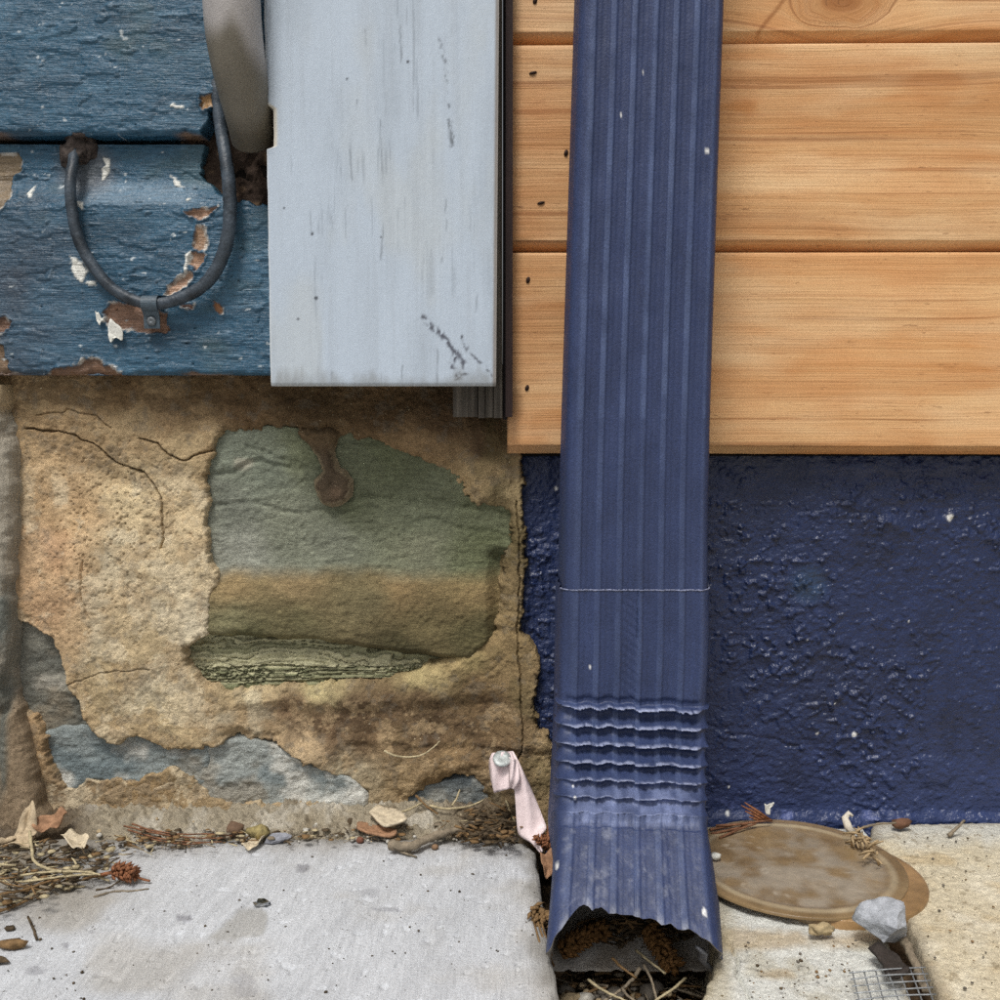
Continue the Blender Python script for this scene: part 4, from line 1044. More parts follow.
mat_cab = mk('painted_cable', base=L3(52, 60, 68), rough=.45, spec=.4, var=[(70, 70, 70, 4, .5, 2.1), (600, 600, 600, 3, .8, 1.2)], bump=[(300, 300, 300, 4, .0006)])
cb = [(75, 149, .010, .0040), (73, 165, .000, .0042), (70.5, 182, -.006, .0043), (72, 210, -.0072, .0044), (79, 240, -.0075, .0045), (93, 266, -.0075, .0046), (112, 288, -.0078, .0046), (134, 300, -.008, .0046), (153, 304, -.008, .0046), (176, 300, -.0085, .0048), (200, 288, -.009, .0050), (216, 270, -.0095, .0052), (226, 245, -.010, .0054), (230, 215, -.010, .0054), (229, 185, -.009, .0053), (226, 160, -.006, .0051), (222, 135, .000, .0050), (218.5, 110, .002, .0048), (216, 85, .003, .0046), (215, 60, .006, .0046), (214, 40, .016, .0046)]
sm = smooth_path([(onY(a, b, y).x, y, onY(a, b, y).z, r) for a, b, y, r in cb], 8)
g = Geo(); g.tube([tuple(p[:3]) for p in sm], [float(p[3]) * .86 for p in sm], 14, rough=.06, seed=9)
CAB = link('electric_cable', g.mesh('electric_cable', mat_cab))
tag(CAB, 'dark painted cable hanging in a U loop over the blue siding', 'cable')
CL = thing('cable_clamp', onY(151, 312, -.01), 'small metal strap clamp with a screw at the bottom of the cable loop', 'clamp')
mat_cl = mk('painted_steel', base=L3(70, 84, 94), rough=.5, spec=.45, var=[(300, 300, 300, 3, .8, 1.25)], bump=[(500, 500, 500, 3, .0004)])
c0 = onY(151, 304, -.008)
prof = [(-.0005 + .0 * k, 0) for k in range(0)]
ring = []
for k in range(13):
    t = math.radians(100 + 250 * k / 12 - 90)
    ring.append((c0.y - .0057 * math.sin(t), c0.z + .0057 * math.cos(t)))
ring = [(c0.y + .0075, c0.z + .0060)] + [(c0.y - .0057 * math.sin(math.radians(t)), c0.z + .0057 * math.cos(math.radians(t))) for t in range(10, 161, 15)] + [(c0.y + .0002, c0.z - .0085), (c0.y + .0004, c0.z - .0165)]
V = []; Fc = []
hw = .0054
for j, (y, z) in enumerate(ring):
    for x in (-hw, hw): V.append((c0.x + x, y, z))
n = len(ring)
for j, (y, z) in enumerate(ring):
    for x in (-hw, hw): V.append((c0.x + x, y + .0012, z - (.0 if j < n - 1 else 0)))
for j in range(n - 1):
    Fc += [(2 * j, 2 * j + 1, 2 * j + 3, 2 * j + 2), (2 * n + 2 * j, 2 * n + 2 * j + 2, 2 * n + 2 * j + 3, 2 * n + 2 * j + 1), (2 * j, 2 * j + 2, 2 * n + 2 * j + 2, 2 * n + 2 * j), (2 * j + 1, 2 * n + 2 * j + 1, 2 * n + 2 * j + 3, 2 * j + 3)]
Fc.append((2 * n - 2, 2 * n - 1, 4 * n - 1, 4 * n - 2))
link('strap', new_mesh('strap', V, None, Fc, mat_cl, False), CL)
p = Vector((c0.x, c0.y + .0004, c0.z - .0115))
g = Geo()
rr = [(.0033, 0), (.0033, -.0010), (.0026, -.0019), (.0012, -.0022), (.0004, -.0016)]
for j, (r, y) in enumerate(rr):
    g.V += [(p.x + r * math.cos(k * math.pi / 8), p.y + y, p.z + r * math.sin(k * math.pi / 8)) for k in range(16)]
    if j: g.F += [((j - 1) * 16 + k, (j - 1) * 16 + (k + 1) % 16, j * 16 + (k + 1) % 16, j * 16 + k) for k in range(16)]
g.F.append(tuple(64 + k for k in range(16)))
link('screw', g.mesh('screw', mk('dull_screw', base=L3(118, 124, 128), rough=.45, metal=.5, var=[(900, 900, 900, 3, .6, 1.2)])), CL)
def rock_geo(center, size, seed, sub=3, amp=.25, facet=.0, freq=1.6):
    bm = bmesh.new(); bmesh.ops.create_icosphere(bm, subdivisions=sub, radius=1)
    off = Vector((seed * 3.7, seed * 1.3, seed * 2.1))
    V = []
    rnd = random.Random(seed)
    planes = [(Vector((rnd.gauss(0, 1), rnd.gauss(0, 1), rnd.gauss(0, 1))).normalized(), rnd.uniform(.55, .85)) for _ in range(int(facet))]
    for v in bm.verts:
        q = v.co.copy()
        for nrm, d in planes:
            k = q.dot(nrm) - d
            if k > 0: q -= nrm * k
        q *= 1 + amp * mnoise.noise(v.co * freq + off) + amp * .35 * mnoise.noise(v.co * freq * 3 + off)
        V.append((center[0] + q.x * size[0], center[1] + q.y * size[1], center[2] + q.z * size[2]))
    Fc = [tuple(v.index for v in f.verts) for f in bm.faces]
    bm.free()
    return V, Fc
def rock(name, label, cat, center, size, seed, mat, **k):
    g = Geo(); g.add(*rock_geo(center, size, seed, **k))
    o = link(name, g.mesh(name, mat, k.get('facet', 0) == 0))
    return tag(o, label, cat)
mat_seal = mk('old_sealant', base=L3(66, 58, 54), rough=.8, var=[(260, 260, 260, 4, .3, 1.8)], bump=[(400, 400, 400, 4, .0012)])
g = Geo(); q = onY(76, 150, .010)
g.add(*rock_geo(q, (.0090, .007, .0110), 15, amp=.6)); g.add(*rock_geo((q.x - .007, q.y + .001, q.z - .004), (.005, .005, .008), 7, amp=.5)); g.add(*rock_geo((q.x + .008, q.y + .001, q.z + .002), (.006, .005, .009), 8, amp=.5)); g.add(*rock_geo((q.x + .002, q.y - .002, q.z + .010), (.011, .006, .006), 9, amp=.5))
tag(link('sealant_lump', g.mesh('sealant_lump', mat_seal)), 'crusty brown sealant lump where the cable enters the blue siding', 'sealant')

# ------------------------------------------------------------------ leaf, twig and litter builders
def solid(o, t):
    m = o.modifiers.new('thick', 'SOLIDIFY'); m.thickness = t; m.offset = 0
    return o
def leaf(name, label, cat, outline, place, mat, curl=.004, seed=0, group=None, thick=.0004, parent=None, rows=5):
    """outline in photograph points; place(u, v) gives the resting surface, curl lifts the rim"""
    P = smooth_path([tuple(p) for p in outline] + [outline[0]], 4)[:-1]
    n = len(P); cu = sum(p[0] for p in P) / n; cv = sum(p[1] for p in P) / n
    c0 = place(cu, cv); V = [tuple(c0)]; Fc = []
    toc = (cam.location - c0).normalized()
    rnd = random.Random(seed); ph = rnd.uniform(0, 6)
    for r in range(1, rows + 1):
        f = r / rows
        for k, p in enumerate(P):
            q = place(cu + (p[0] - cu) * f, cv + (p[1] - cv) * f)
            an = 2 * math.pi * k / n
            lift = curl * f * f * (.55 + .45 * math.sin(2 * an + ph) + .3 * math.sin(5 * an + ph * 2)) + curl * .25 * mnoise.noise(q * 260)
            V.append(tuple(q + Vector((0, -.35, .94)) * lift + toc * .0004))
    for k in range(n):
        Fc.append((0, 1 + k, 1 + (k + 1) % n))
    for r in range(1, rows):
        b0 = 1 + (r - 1) * n; b1 = 1 + r * n
        for k in range(n): Fc.append((b0 + k, b1 + k, b1 + (k + 1) % n, b0 + (k + 1) % n))
    o = link(name, new_mesh(name, V, None, Fc, mat), parent)
    solid(o, thick)
    if parent is None: tag(o, label, cat, group)
    return o
def twig(name, label, cat, pts, r0, r1, mat, place, seed=0, seg=6, rough=.12, group=None, n=6, extra=()):
    def path(pts_):
        out = []
        for p in pts_:
            q = place(p[0], p[1], p[2] if len(p) > 2 else 0)
            out.append(tuple(q))
        return smooth_path(out, n) if len(out) > 2 else [np.array(out[0]) * (1 - k / n) + np.array(out[1]) * k / n for k in range(n + 1)]
    g = Geo(); pp = path(pts)
    rnd = random.Random(seed)
    pp = [tuple(q + np.array([rnd.uniform(-1, 1), rnd.uniform(-1, 1), rnd.uniform(-.3, 1)]) * r0 * .25) for q in pp]
    g.tube(pp, [r0 + (r1 - r0) * k / (len(pp) - 1) for k in range(len(pp))], seg, rough=rough, seed=seed)
    for (e, ra, rb) in extra:
        pe = [tuple(q) for q in path(e)]
        g.tube(pe, [ra + (rb - ra) * k / (len(pe) - 1) for k in range(len(pe))], 5, rough=rough, seed=seed + 1)
    return tag(link(name, g.mesh(name, mat)), label, cat, group)
def gz(u, v, h=0): 
    p = onZ(u, v, .001 + h); return p
def gy(Y):
    return lambda u, v, h=0: onY(u, v, Y - h)
def dry(name, rgb, lo=.7, hi=1.25, rough=.8, sc=250):
    return mk(name, base=L3(*rgb), rough=rough, spec=.25, var=[(sc, sc, sc, 4, lo, hi), (1500, 1500, 1500, 2, .85, 1.15)], bump=[(600, 600, 600, 3, .0004)])
m_tan = dry('dry_leaf_tan', (186, 168, 140)); m_org = dry('dry_leaf_orange', (156, 120, 92)); m_pale = dry('pale_bark', (206, 192, 166)); m_straw = dry('straw', (186, 172, 138), .6, 1.2); m_brown = dry('dead_stem_brown', (126, 100, 68))
m_red = dry('red_brown_needles', (128, 90, 66), .5, 1.4); m_dk = dry('dark_litter', (76, 64, 48), .4, 1.7); m_twig = dry('grey_twig', (134, 122, 104), .6, 1.3); m_black = dry('blackened_bark', (58, 52, 48)); m_rust = dry('rust_sprig', (136, 90, 62), .45, 1.5, .8, 500); m_sprig = dry('brown_sprig', (118, 86, 50), .35, 1.6, .8, 500); m_white = dry('white_flake', (222, 222, 214), .9, 1.06)
m_gravel = mk('gravel_mix', base=L3(150, 144, 132), rough=.9, var=[(180, 180, 180, 2, .45, 1.5)], bump=[(900, 900, 900, 3, .0005)])
def scales(g, pts, r, seed, dens=90, size=.0026, lean=.75):
    """scaly conifer shoot: overlapping pointed scales round a stem"""
    rnd = random.Random(seed)
    pp = [Vector(tuple(q)) for q in (smooth_path(pts, 8) if len(pts) > 2 else [np.array(pts[0]) * (1 - k / 8) + np.array(pts[1]) * k / 8 for k in range(9)])]
    g.tube(pp, [r * .35] * len(pp), 5)
    L = len(pp) - 1
    for k in range(dens):
        t = rnd.random() * L; i = min(int(t), L - 1)
        p = pp[i].lerp(pp[i + 1], t - i); d = (pp[i + 1] - pp[i]).normalized()
        s = Vector((rnd.gauss(0, 1), rnd.gauss(0, 1), rnd.gauss(0, 1))); s = (s - d * s.dot(d)).normalized()
        w = d.cross(s)
        out = (d * lean + s * (1 - lean * .4)).normalized()
        b = p + s * r * .35; ln = size * rnd.uniform(.7, 1.4); wd = size * .34
        n0 = len(g.V)
        up = out.cross(w).normalized()
        g.V += [tuple(b - w * wd * .6), tuple(b + out * ln * .5 - w * wd), tuple(b + out * ln), tuple(b + out * ln * .5 + w * wd), tuple(b + w * wd * .6), tuple(b + out * ln * .45 + up * wd * .8), tuple(b + out * ln * .45 - up * wd * .8)]
        for tri in ((0, 1, 5), (1, 2, 5), (2, 3, 5), (3, 4, 5), (4, 0, 5), (1, 0, 6), (2, 1, 6), (3, 2, 6), (4, 3, 6), (0, 4, 6)): g.F.append(tuple(n0 + q for q in tri))
    return g
def litter(name, label, cat, region, n, mats, seed, zb=.002, zh=.012, ln=(.006, .02), rad=(.0003, .0011), flakes=.4, place=None):
    """a heap nobody could count: short stems and crumbs in one mass"""
    rnd = random.Random(seed); g = Geo(); mi = []
    sdm = region
    us = [p[0] for p in region]; vs = [p[1] for p in region]
    cnt = 0
    while cnt < n:
        a, b = rnd.uniform(min(us), max(us)), rnd.uniform(min(vs), max(vs))
        if float(polysd(np.array([a]), np.array([b]), region)[0]) > 0: continue
        cnt += 1
        h = zb + rnd.random() ** 1.5 * zh
        p = place(a, b, h) if place else onZ(a, b, h)
        f0 = len(g.F)
        if rnd.random() < flakes:
            s = rnd.uniform(.0012, .0042)
            g.add(*rock_geo(p, (s, s * rnd.uniform(.4, 1), s * rnd.uniform(.12, .4)), rnd.randint(1, 9999), sub=1, amp=.5))
        else:
            an = rnd.uniform(0, math.pi); l = rnd.uniform(*ln) * .5; tl = rnd.uniform(-.35, .35); bend = rnd.uniform(-.3, .3)
            d = Vector((math.cos(an), math.sin(an) * .7, tl)) * l; m = Vector((-d.y, d.x, .2 * l)) * bend
            r = rnd.uniform(*rad)
            g.tube([p - d, p - d * .3 + m * .7, p + d * .35 + m, p + d], [r, r, r * .9, r * .5], 5, rough=.2, seed=cnt)
        mi += [rnd.randrange(len(mats))] * (len(g.F) - f0)
    me = g.mesh(name, mats[0])
    for m in mats[1:]: me.materials.append(m)
    me.polygons.foreach_set('material_index', np.array(mi, np.int32))
    return tag(link(name, me), label, cat, None, 'stuff')

# ------------------------------------------------------------------ loose paint flake on the siding
leaf('paint_flake', '', '', [(108, 327), (114, 326), (123, 334), (121, 340), (115, 341), (113, 346), (109, 340)], gy(-.003), m_white, curl=.004, seed=2, parent=BLUE)
leaf('paint_flake', '', '', [(96, 315), (100, 316), (104, 321), (101, 326), (97, 322)], gy(-.002), m_white, curl=.003, seed=4, parent=BLUE)

# ------------------------------------------------------------------ pink ribbon hung on a nail
RB = thing('pink_ribbon', onZ(530, 842), 'pale pink plastic ribbon hanging from a nail in the render beside the downspout', 'ribbon')
mat_rib = mk('pink_tape', base=L3(232, 214, 214), rough=.5, spec=.35, var=[(120, 120, 120, 3, .88, 1.06)], bump=[(300, 300, 200, 3, .0006)])
def strip(Lp, Rp, Ys, name, n=7, m=8, bow=.002):
    Lp = smooth_path(Lp, n); Rp = smooth_path(Rp, n); Ys = smooth_path([(y,) for y in Ys], n)
    P = np.zeros((len(Lp), m + 1, 3))
    for i in range(len(Lp)):
        for j in range(m + 1):
            t = j / m; a = Lp[i] * (1 - t) + Rp[i] * t
            y = float(Ys[i][0]) - bow * math.sin(t * math.pi) + bow * .6 * math.sin(t * 9 + i * .25)
            P[i, j] = onY(a[0], a[1], y)
    return solid(link(name, grid_mesh(name, P, mat_rib), RB), .0004)
strip([(508, 756), (509, 762), (513, 783), (515, 796), (517, 826), (520, 836), (531, 843), (540, 853)], [(513, 751), (518, 760), (525, 775), (532, 790), (544, 820), (546, 829), (541, 838), (544, 851)], [-.006, -.010, -.014, -.016, -.021, -.025, -.030, -.034], 'tail')
strip([(492, 753), (489, 762), (490, 775), (494, 793)], [(513, 751), (514, 762), (515, 775), (515, 787)], [-.004, -.008, -.010, -.012], 'loop', bow=.004)
strip([(509, 757), (509, 770), (509, 780), (510, 788)], [(517, 760), (519, 772), (520, 782), (516, 790)], [-.013, -.0165, -.018, -.015], 'fold', bow=.003)
NL = thing('masonry_nail', onY(502, 766, .01), 'galvanised nail with a flat round head holding the pink ribbon', 'nail')
mat_zn = mk('galvanised', base=L3(176, 182, 180), rough=.5, metal=.35, var=[(300, 300, 300, 3, .7, 1.15)], bump=[(700, 700, 700, 3, .0003)])
hc = onY(502, 758.5, -.013)
ax = Vector((0.05, -.62, .78)).normalized(); e1 = ax.cross(Vector((1, 0, 0))).normalized(); e2 = ax.cross(e1)
g = Geo()
for j, (r, d) in enumerate([(.0062, -.0012), (.0066, -.0002), (.0060, .0006), (.0030, .0004), (.0008, .0002)]):
    g.V += [tuple(hc + ax * d + e1 * r * math.cos(k * math.pi / 10) + e2 * r * math.sin(k * math.pi / 10)) for k in range(20)]
    if j: g.F += [((j - 1) * 20 + k, (j - 1) * 20 + (k + 1) % 20, j * 20 + (k + 1) % 20, j * 20 + k) for k in range(20)]
g.F += [tuple(80 + k for k in range(20)), tuple(range(19, -1, -1))]
link('head', g.mesh('head', mat_zn), NL)
g = Geo(); g.tube([hc - ax * .001, hc - ax * .010 + Vector((0, .006, 0)), hc + Vector((0, .034, -.016))], [.0026, .0026, .0024], 10); link('shank', g.mesh('shank', m_black), NL)

# ------------------------------------------------------------------ round brown lid
LID = thing('round_drain_lid', (.198, -.0555, 0), 'round brown translucent drain lid lying against the navy wall', 'lid')
mat_lid = mk('brown_resin', attr=True, rough=.30, spec=.5, var=[(120, 120, 120, 4, .85, 1.12)], bump=[(300, 300, 300, 4, .0003)], roughvar=(70, 4, .10, .36))
def lathe(cx, cy, z0, prof, seg=120, tilt=0, flat=1.0, seed=0, wob=.0):
    P = np.zeros((len(prof), seg + 1, 3))
    for j, (r, z) in enumerate(prof):
        for k in range(seg + 1):
            an = 2 * math.pi * k / seg
            rr = r * (1 + wob * math.sin(an * 2 + seed) + wob * .5 * math.sin(an * 5 + 2 * seed))
            P[j, k] = (cx + rr * math.cos(an), cy + rr * math.sin(an) * flat, z0 + z + tilt * rr * math.cos(an))
    return P
def lidcol(P, c1, dust_sheen, seed):
    X, Y = P[..., 0], P[..., 1]
    c = np.zeros(P.shape[:2] + (3,)) + lin(c1)
    r = np.hypot(X - .198, Y + .0555)
    c = mixc(c, (110, 88, 58), sst(0, .5, fbm(X, Y, 40, octv=4, seed=seed)) * .6)
    d = sst(-.3, .6, fbm(X, Y, 70, octv=5, seed=seed + 1) + .55 * sst(-.035, -.060, Y) - .15) * sst(.064, .054, r)  # greyer near half: dust, with a reflection painted into the colour
    c = mixc(c, dust_sheen, d * .8)
    c = mixc(c, (180, 166, 138), sst(.0040, .0004, np.abs(r - .0625)) * (.5 + .5 * vn(X * 60, Y * 60, seed + 2)) * .75)
    c = mixc(c, (200, 190, 172), sst(.5, .7, fbm(X, Y, 220, octv=3, seed=seed + 3)) * sst(.064, .05, r) * .4)
    return c
prof = [(.0752, -.004), (.0752, .0030), (.0742, .0042), (.0715, .0050), (.0690, .0052), (.0672, .0060), (.0655, .0066), (.0640, .0060), (.0622, .0050), (.0600, .0046), (.05, .0048), (.04, .0050), (.03, .0052), (.02, .0053), (.01, .0053), (.0004, .0053)]
prof = [prof[0]] + [tuple(p) for p in smooth_path(prof[1:], 3)]
prof = [(r * .955, z * .26) for r, z in prof]
P = lathe(.198, -.0535, .0022, prof, wob=.004, seed=1)
link('lid_disc', grid_mesh('lid_disc', P, mat_lid, {'col': lidcol(P, (138, 116, 84), (160, 150, 134), 421)}, flip=True), LID)
P = lathe(.2180, -.0655, .0002, [(.0610, -.006), (.0610, .0008), (.0605, .0014), (.058, .0016), (.03, .0016), (.001, .0016)], wob=.006, seed=3, tilt=-.008)
link('lower_flange', grid_mesh('lower_flange', P, mat_lid, {'col': lidcol(P, (160, 128, 88), (160, 130, 94), 431)}, flip=True), LID)

# ------------------------------------------------------------------ rock, bark, stick and wire mesh at the right
mat_rock = mk('grey_rock', base=L3(168, 172, 178), rough=.85, var=[(160, 160, 160, 4, .75, 1.15), (900, 900, 900, 3, .85, 1.12)], bump=[(300, 300, 300, 5, .0012)])
rock('rock', 'angular light grey rock beside the brown lid', 'rock', onZ(884, 922, .010) + Vector((0, -.004, .002)), (.0185, .0150, .0140), 37, mat_rock, sub=4, amp=.12, facet=13)
leaf('bark_chip', 'dark wet bark chip between the grey rock and the wire mesh', 'bark', [(868, 951), (876, 947), (885, 948), (893, 955), (902, 966), (908, 975), (898, 979), (886, 975), (882, 964), (874, 957)], lambda u, v, h=0: onZ(u, v, .004), m_black, curl=.004, seed=7, thick=.002)
twig('broken_stick', 'short grey-brown stick in the joint below the grey rock', 'stick', [(903, 938, .0), (910, 952, .0), (917, 970, -.001), (925, 992, -.004)], .0026, .0020, m_twig, gz, seed=3, seg=9)
WM = thing('wire_mesh', onZ(890, 985), 'scrap of galvanised square wire mesh at the lower right on the pavement', 'wire mesh')
p00, p10, p01 = onZ(853, 974, .0045), onZ(922, 969, .0065), onZ(862, 1040, .0045)
ex = (p10 - p00); ey_ = (p01 - p00); ey_ = ey_ + Vector((.004, 0, 0)); nx_ = 6
cell = ex.length / nx_; eyn = ey_.normalized() * cell
mat_w = mk('zinc_wire', base=L3(168, 172, 174), rough=.4, metal=.6, var=[(300, 300, 300, 3, .6, 1.2)])
rw = random.Random(4)
for i in range(nx_ + 1):
    a = p00 + ex * (i / nx_) - eyn * .35; b = p00 + ex * (i / nx_) + eyn * 9.3
    mid = (a + b) / 2 + Vector((rw.uniform(-.0008, .0008), 0, rw.uniform(0, .0008)))
    g = Geo(); g.tube([tuple(q) for q in smooth_path([tuple(a), tuple(mid), tuple(b)], 5)], .00042, 6); link('wire', g.mesh('wire', mat_w), WM)
for j in range(10):
    a = p00 + eyn * j - ex * .06 + Vector((0, 0, .0008)); b = p00 + ex * 1.05 + eyn * j + Vector((0, 0, .0008))
    mid = (a + b) / 2 + Vector((0, rw.uniform(-.0008, .0008), rw.uniform(0, .0008)))
    g = Geo(); g.tube([tuple(q) for q in smooth_path([tuple(a), tuple(mid), tuple(b)], 5)], .00042, 6); link('wire', g.mesh('wire', mat_w), WM)

# ------------------------------------------------------------------ dry litter in the left corner
litter('leaf_litter', 'dark matted leaf litter in the left corner of the pavement', 'leaf litter', [(-40, 842), (30, 838), (70, 842), (105, 850), (118, 868), (96, 884), (60, 892), (20, 905), (-40, 912)], 430, [m_dk, m_brown, m_dk, m_twig, m_straw], 51, zb=.001, zh=.013, rad=(.0002, .0009))
leaf('dry_leaf', 'curled pale tan leaf leaning on the wall in the far left corner', 'leaf', [(-4, 852), (6, 842), (16, 832), (26, 820), (34, 811), (38, 818), (37, 832), (32, 842), (28, 853), (14, 856)], lambda u, v, h=0: onY(u, v, -.026 + (850 - v) * .0005), m_tan, curl=.010, seed=11, thick=.0005)
leaf('dry_leaf', 'orange-brown leaf lying flat against the wall by the left corner', 'leaf', [(36, 822), (48, 816), (60, 812), (68, 816), (64, 824), (54, 829), (42, 834), (34, 834)], lambda u, v, h=0: onY(u, v, -.016 + (835 - v) * .0004), m_org, curl=.006, seed=12, thick=.0005)
leaf('leaf_fragment', 'ragged cream leaf fragment right of the orange-brown leaf', 'leaf', [(62, 840), (72, 832), (82, 835), (90, 840), (88, 847), (80, 849), (72, 848)], lambda u, v, h=0: onZ(u, v, .010), m_pale, curl=.005, seed=13)
twig('bent_straw', 'bent pale straw stalk standing in the left corner litter', 'straw', [(30, 832, .024), (32, 850, .018), (35, 862, .013), (48, 869, .012), (62, 872, .012)], .0011, .0009, m_straw, gz, seed=1)
for k, (pts, lab) in enumerate([([(18, 876, .010), (50, 872, .012), (86, 872, .010), (100, 875, .009)], 'pale straw stalk lying along the top of the corner litter'),
                               ([(24, 882, .008), (60, 877, .010), (98, 874, .009)], 'second pale straw running into the orange sprig'),
                               ([(-10, 896, .006), (24, 890, .008), (54, 880, .008), (72, 876, .009)], 'brown stalk slanting out of the left frame edge in the litter'),
                               ([(-8, 914, .001), (20, 904, .002), (48, 890, .003), (70, 878, .006)], 'long olive stalk along the lower edge of the litter'),
                               ([(-6, 906, .003), (16, 902, .003), (38, 892, .004), (56, 882, .006)], 'thin straw just above the long olive stalk')]):
    twig('straw_stalk', lab, 'straw', pts, .0009, .0006, [m_straw, m_straw, m_brown, m_brown, m_straw][k], gz, seed=20 + k, group='straws in the left corner')
g = Geo(); pA = [onZ(98, 875, .008), onZ(110, 873, .008), onZ(120, 872, .008)]
g.tube(pA, [.0010, .0012, .0012], 6); scales(g, [tuple(onZ(112, 873, .008)), tuple(onZ(122, 871, .009)), tuple(onZ(134, 874, .008))], .006, 3, 130, .0045, .55); g.tube([onZ(134, 876, .006), onZ(142, 879, .004), onZ(150, 881, .003)], .0008, 5)
tag(link('dried_sprig', g.mesh('dried_sprig', m_rust)), 'bright rust-red dried seed sprig pointing right from the corner litter', 'sprig')
twig('thin_twig', 'thin straight twig on the slab below the rust-red sprig', 'twig', [(94, 897), (112, 892), (132, 891), (149, 889)], .0008, .0005, m_twig, gz, seed=31)
twig('thin_twig', 'short dark twig slanting up to the rust-red sprig', 'twig', [(96, 890), (108, 888), (121, 880, .004)], .0007, .0005, m_dk, gz, seed=32)
twig('thin_twig', 'tiny upright dark twig on the slab near the left edge', 'twig', [(28, 917), (33, 928), (37, 939)], .0007, .0009, m_dk, gz, seed=33)
rock('bark_crumb', 'rough tan bark crumb at the left frame edge of the slab', 'bark', onZ(12, 944, .003), (.0080, .0035, .003), 41, m_brown, sub=2, amp=.6)
rock('dark_crumb', 'small dark crumb above the tan bark crumb', 'crumb', onZ(10, 928, .002), (.0034, .002, .0016), 42, m_dk, sub=2, amp=.5)
leaf('leaf_tip', 'dark purple-brown leaf tip poking in at the left frame edge', 'leaf', [(-12, 952), (0, 957), (10, 962), (0, 964), (-12, 966)], gz, m_dk, curl=.002, seed=15)
for k, pts in enumerate([[(124, 826, .008), (160, 834, .007), (196, 838, .005), (228, 838, .004)], [(128, 830, .006), (158, 838, .005), (190, 842, .004), (222, 842, .003)], [(140, 828, .008), (176, 834, .006), (210, 834, .005), (232, 836, .004)], [(146, 838, .004), (180, 844, .003), (206, 843, .003)], [(132, 824, .009), (150, 830, .008), (168, 836, .006)]]):
    twig('pine_needle', ['long red-brown needle, middle one of the bundle along the wall foot', 'red-brown needle lying second lowest in the bundle along the wall foot', 'red-brown needle lying uppermost in the bundle along the wall foot', 'short red-brown needle lowest on the slab in the wall foot bundle', 'shortest red-brown needle at the left end of the wall foot bundle'][k], 'needle', pts, .0007, .0004, m_red, gz, seed=60 + k, seg=5, group='red-brown needles along the wall foot')

# ------------------------------------------------------------------ stones and chips along the middle of the wall foot
def gravel(name, label, polys, n, seed, smin=.0008, smax=.0032, mats=None, zb=.002, zsl=.006):
    rnd = random.Random(seed); g = Geo(); mi = []
    tot = 0
    mats = mats or [m_gravel]
    while tot < n:
        P = polys[tot % len(polys)]
        a, b = rnd.uniform(min(p[0] for p in P), max(p[0] for p in P)), rnd.uniform(min(p[1] for p in P), max(p[1] for p in P))
        tot += 1
        if float(polysd(np.array([a]), np.array([b]), P)[0]) > 0: continue
        s = smin + (smax - smin) * rnd.random() ** 3
        f0 = len(g.F)
        g.add(*rock_geo(onZ(a, b, zb + zsl * max(0, (842 - b) / 40)), (s, s * rnd.uniform(.7, 1.1), s * rnd.uniform(.5, .9)), rnd.randint(1, 99999), sub=1 if s < .0018 else 2, amp=.45))
        mi += [rnd.randrange(len(mats))] * (len(g.F) - f0)
    me = g.mesh(name, mats[0])
    for m in mats[1:]: me.materials.append(m)
    me.polygons.foreach_set('material_index', np.array(mi, np.int32))
    return tag(link(name, me), label, 'gravel', None, 'stuff')
m_gd = dry('gravel_dark', (96, 90, 82)); m_gl = dry('gravel_light', (190, 186, 176)); m_gt = dry('gravel_tan', (166, 148, 118))
gravel('gravel', 'fine gravel and mortar crumbs along the foot of the stone wall', [[(90, 812), (230, 818), (380, 808), (480, 812), (535, 830), (520, 840), (400, 842), (250, 842), (130, 850), (95, 850)]], 800, 71, .0004, .0024, mats=[m_gravel, m_gd, m_gl, m_gt])
gravel('grit', 'scattered dark grit specks on the pale slab', [[(20, 850), (530, 850), (548, 1000), (0, 1000)]], 130, 72, .0004, .0012, [m_gd, m_dk], zb=.0004, zsl=0)
gravel('grit', 'scattered dark grit specks on the cream slab', [[(880, 835), (1000, 835), (1000, 1000), (955, 1000), (905, 900)], [(740, 940), (860, 940), (850, 1000), (750, 1000)]], 150, 73, .0004, .0014, [m_gd, m_dk, m_brown], zb=.0005, zsl=0)
rock('pebble', 'round brown pebble at the wall foot left of the yellow-crusted chip', 'pebble', onZ(235, 829, .007), (.0066, .005, .0058), 81, dry('brown_pebble', (112, 90, 72)), sub=2, amp=.35)
rock('stone_chip', 'stone chip with bright yellow crust at the wall foot', 'stone', onZ(258, 832, .007), (.0085, .005, .0050), 82, mk('yellow_crust', base=L3(150, 136, 92), rough=.85, var=[(220, 220, 220, 3, .45, 1.35)], bump=[(600, 600, 600, 3, .0008)]), sub=2, amp=.55)
rock('stone_chip', 'lilac-grey flat stone chip right of the yellow-crusted chip', 'stone', onZ(277, 838, .004), (.0115, .005, .0045), 83, dry('lilac_stone', (146, 148, 156)), sub=2, amp=.3, facet=6)
leaf('leaf_fragment', 'cream leaf fragment in front of the lilac-grey chip', 'leaf', [(242, 848), (252, 842), (262, 836), (266, 838), (258, 846), (250, 850)], lambda u, v, h=0: onZ(u, v, .003), m_pale, curl=.004, seed=18)
rock('pebble', 'tiny brick-red pebble on the slab edge near the middle', 'pebble', onZ(360, 840, .002), (.0028, .0025, .0024), 84, dry('red_pebble', (120, 80, 64)), sub=2, amp=.2)
rock('pebble', 'small charcoal pebble touching the brick-red pebble', 'pebble', onZ(353, 839, .002), (.0030, .0025, .0022), 85, m_gd, sub=2, amp=.3)
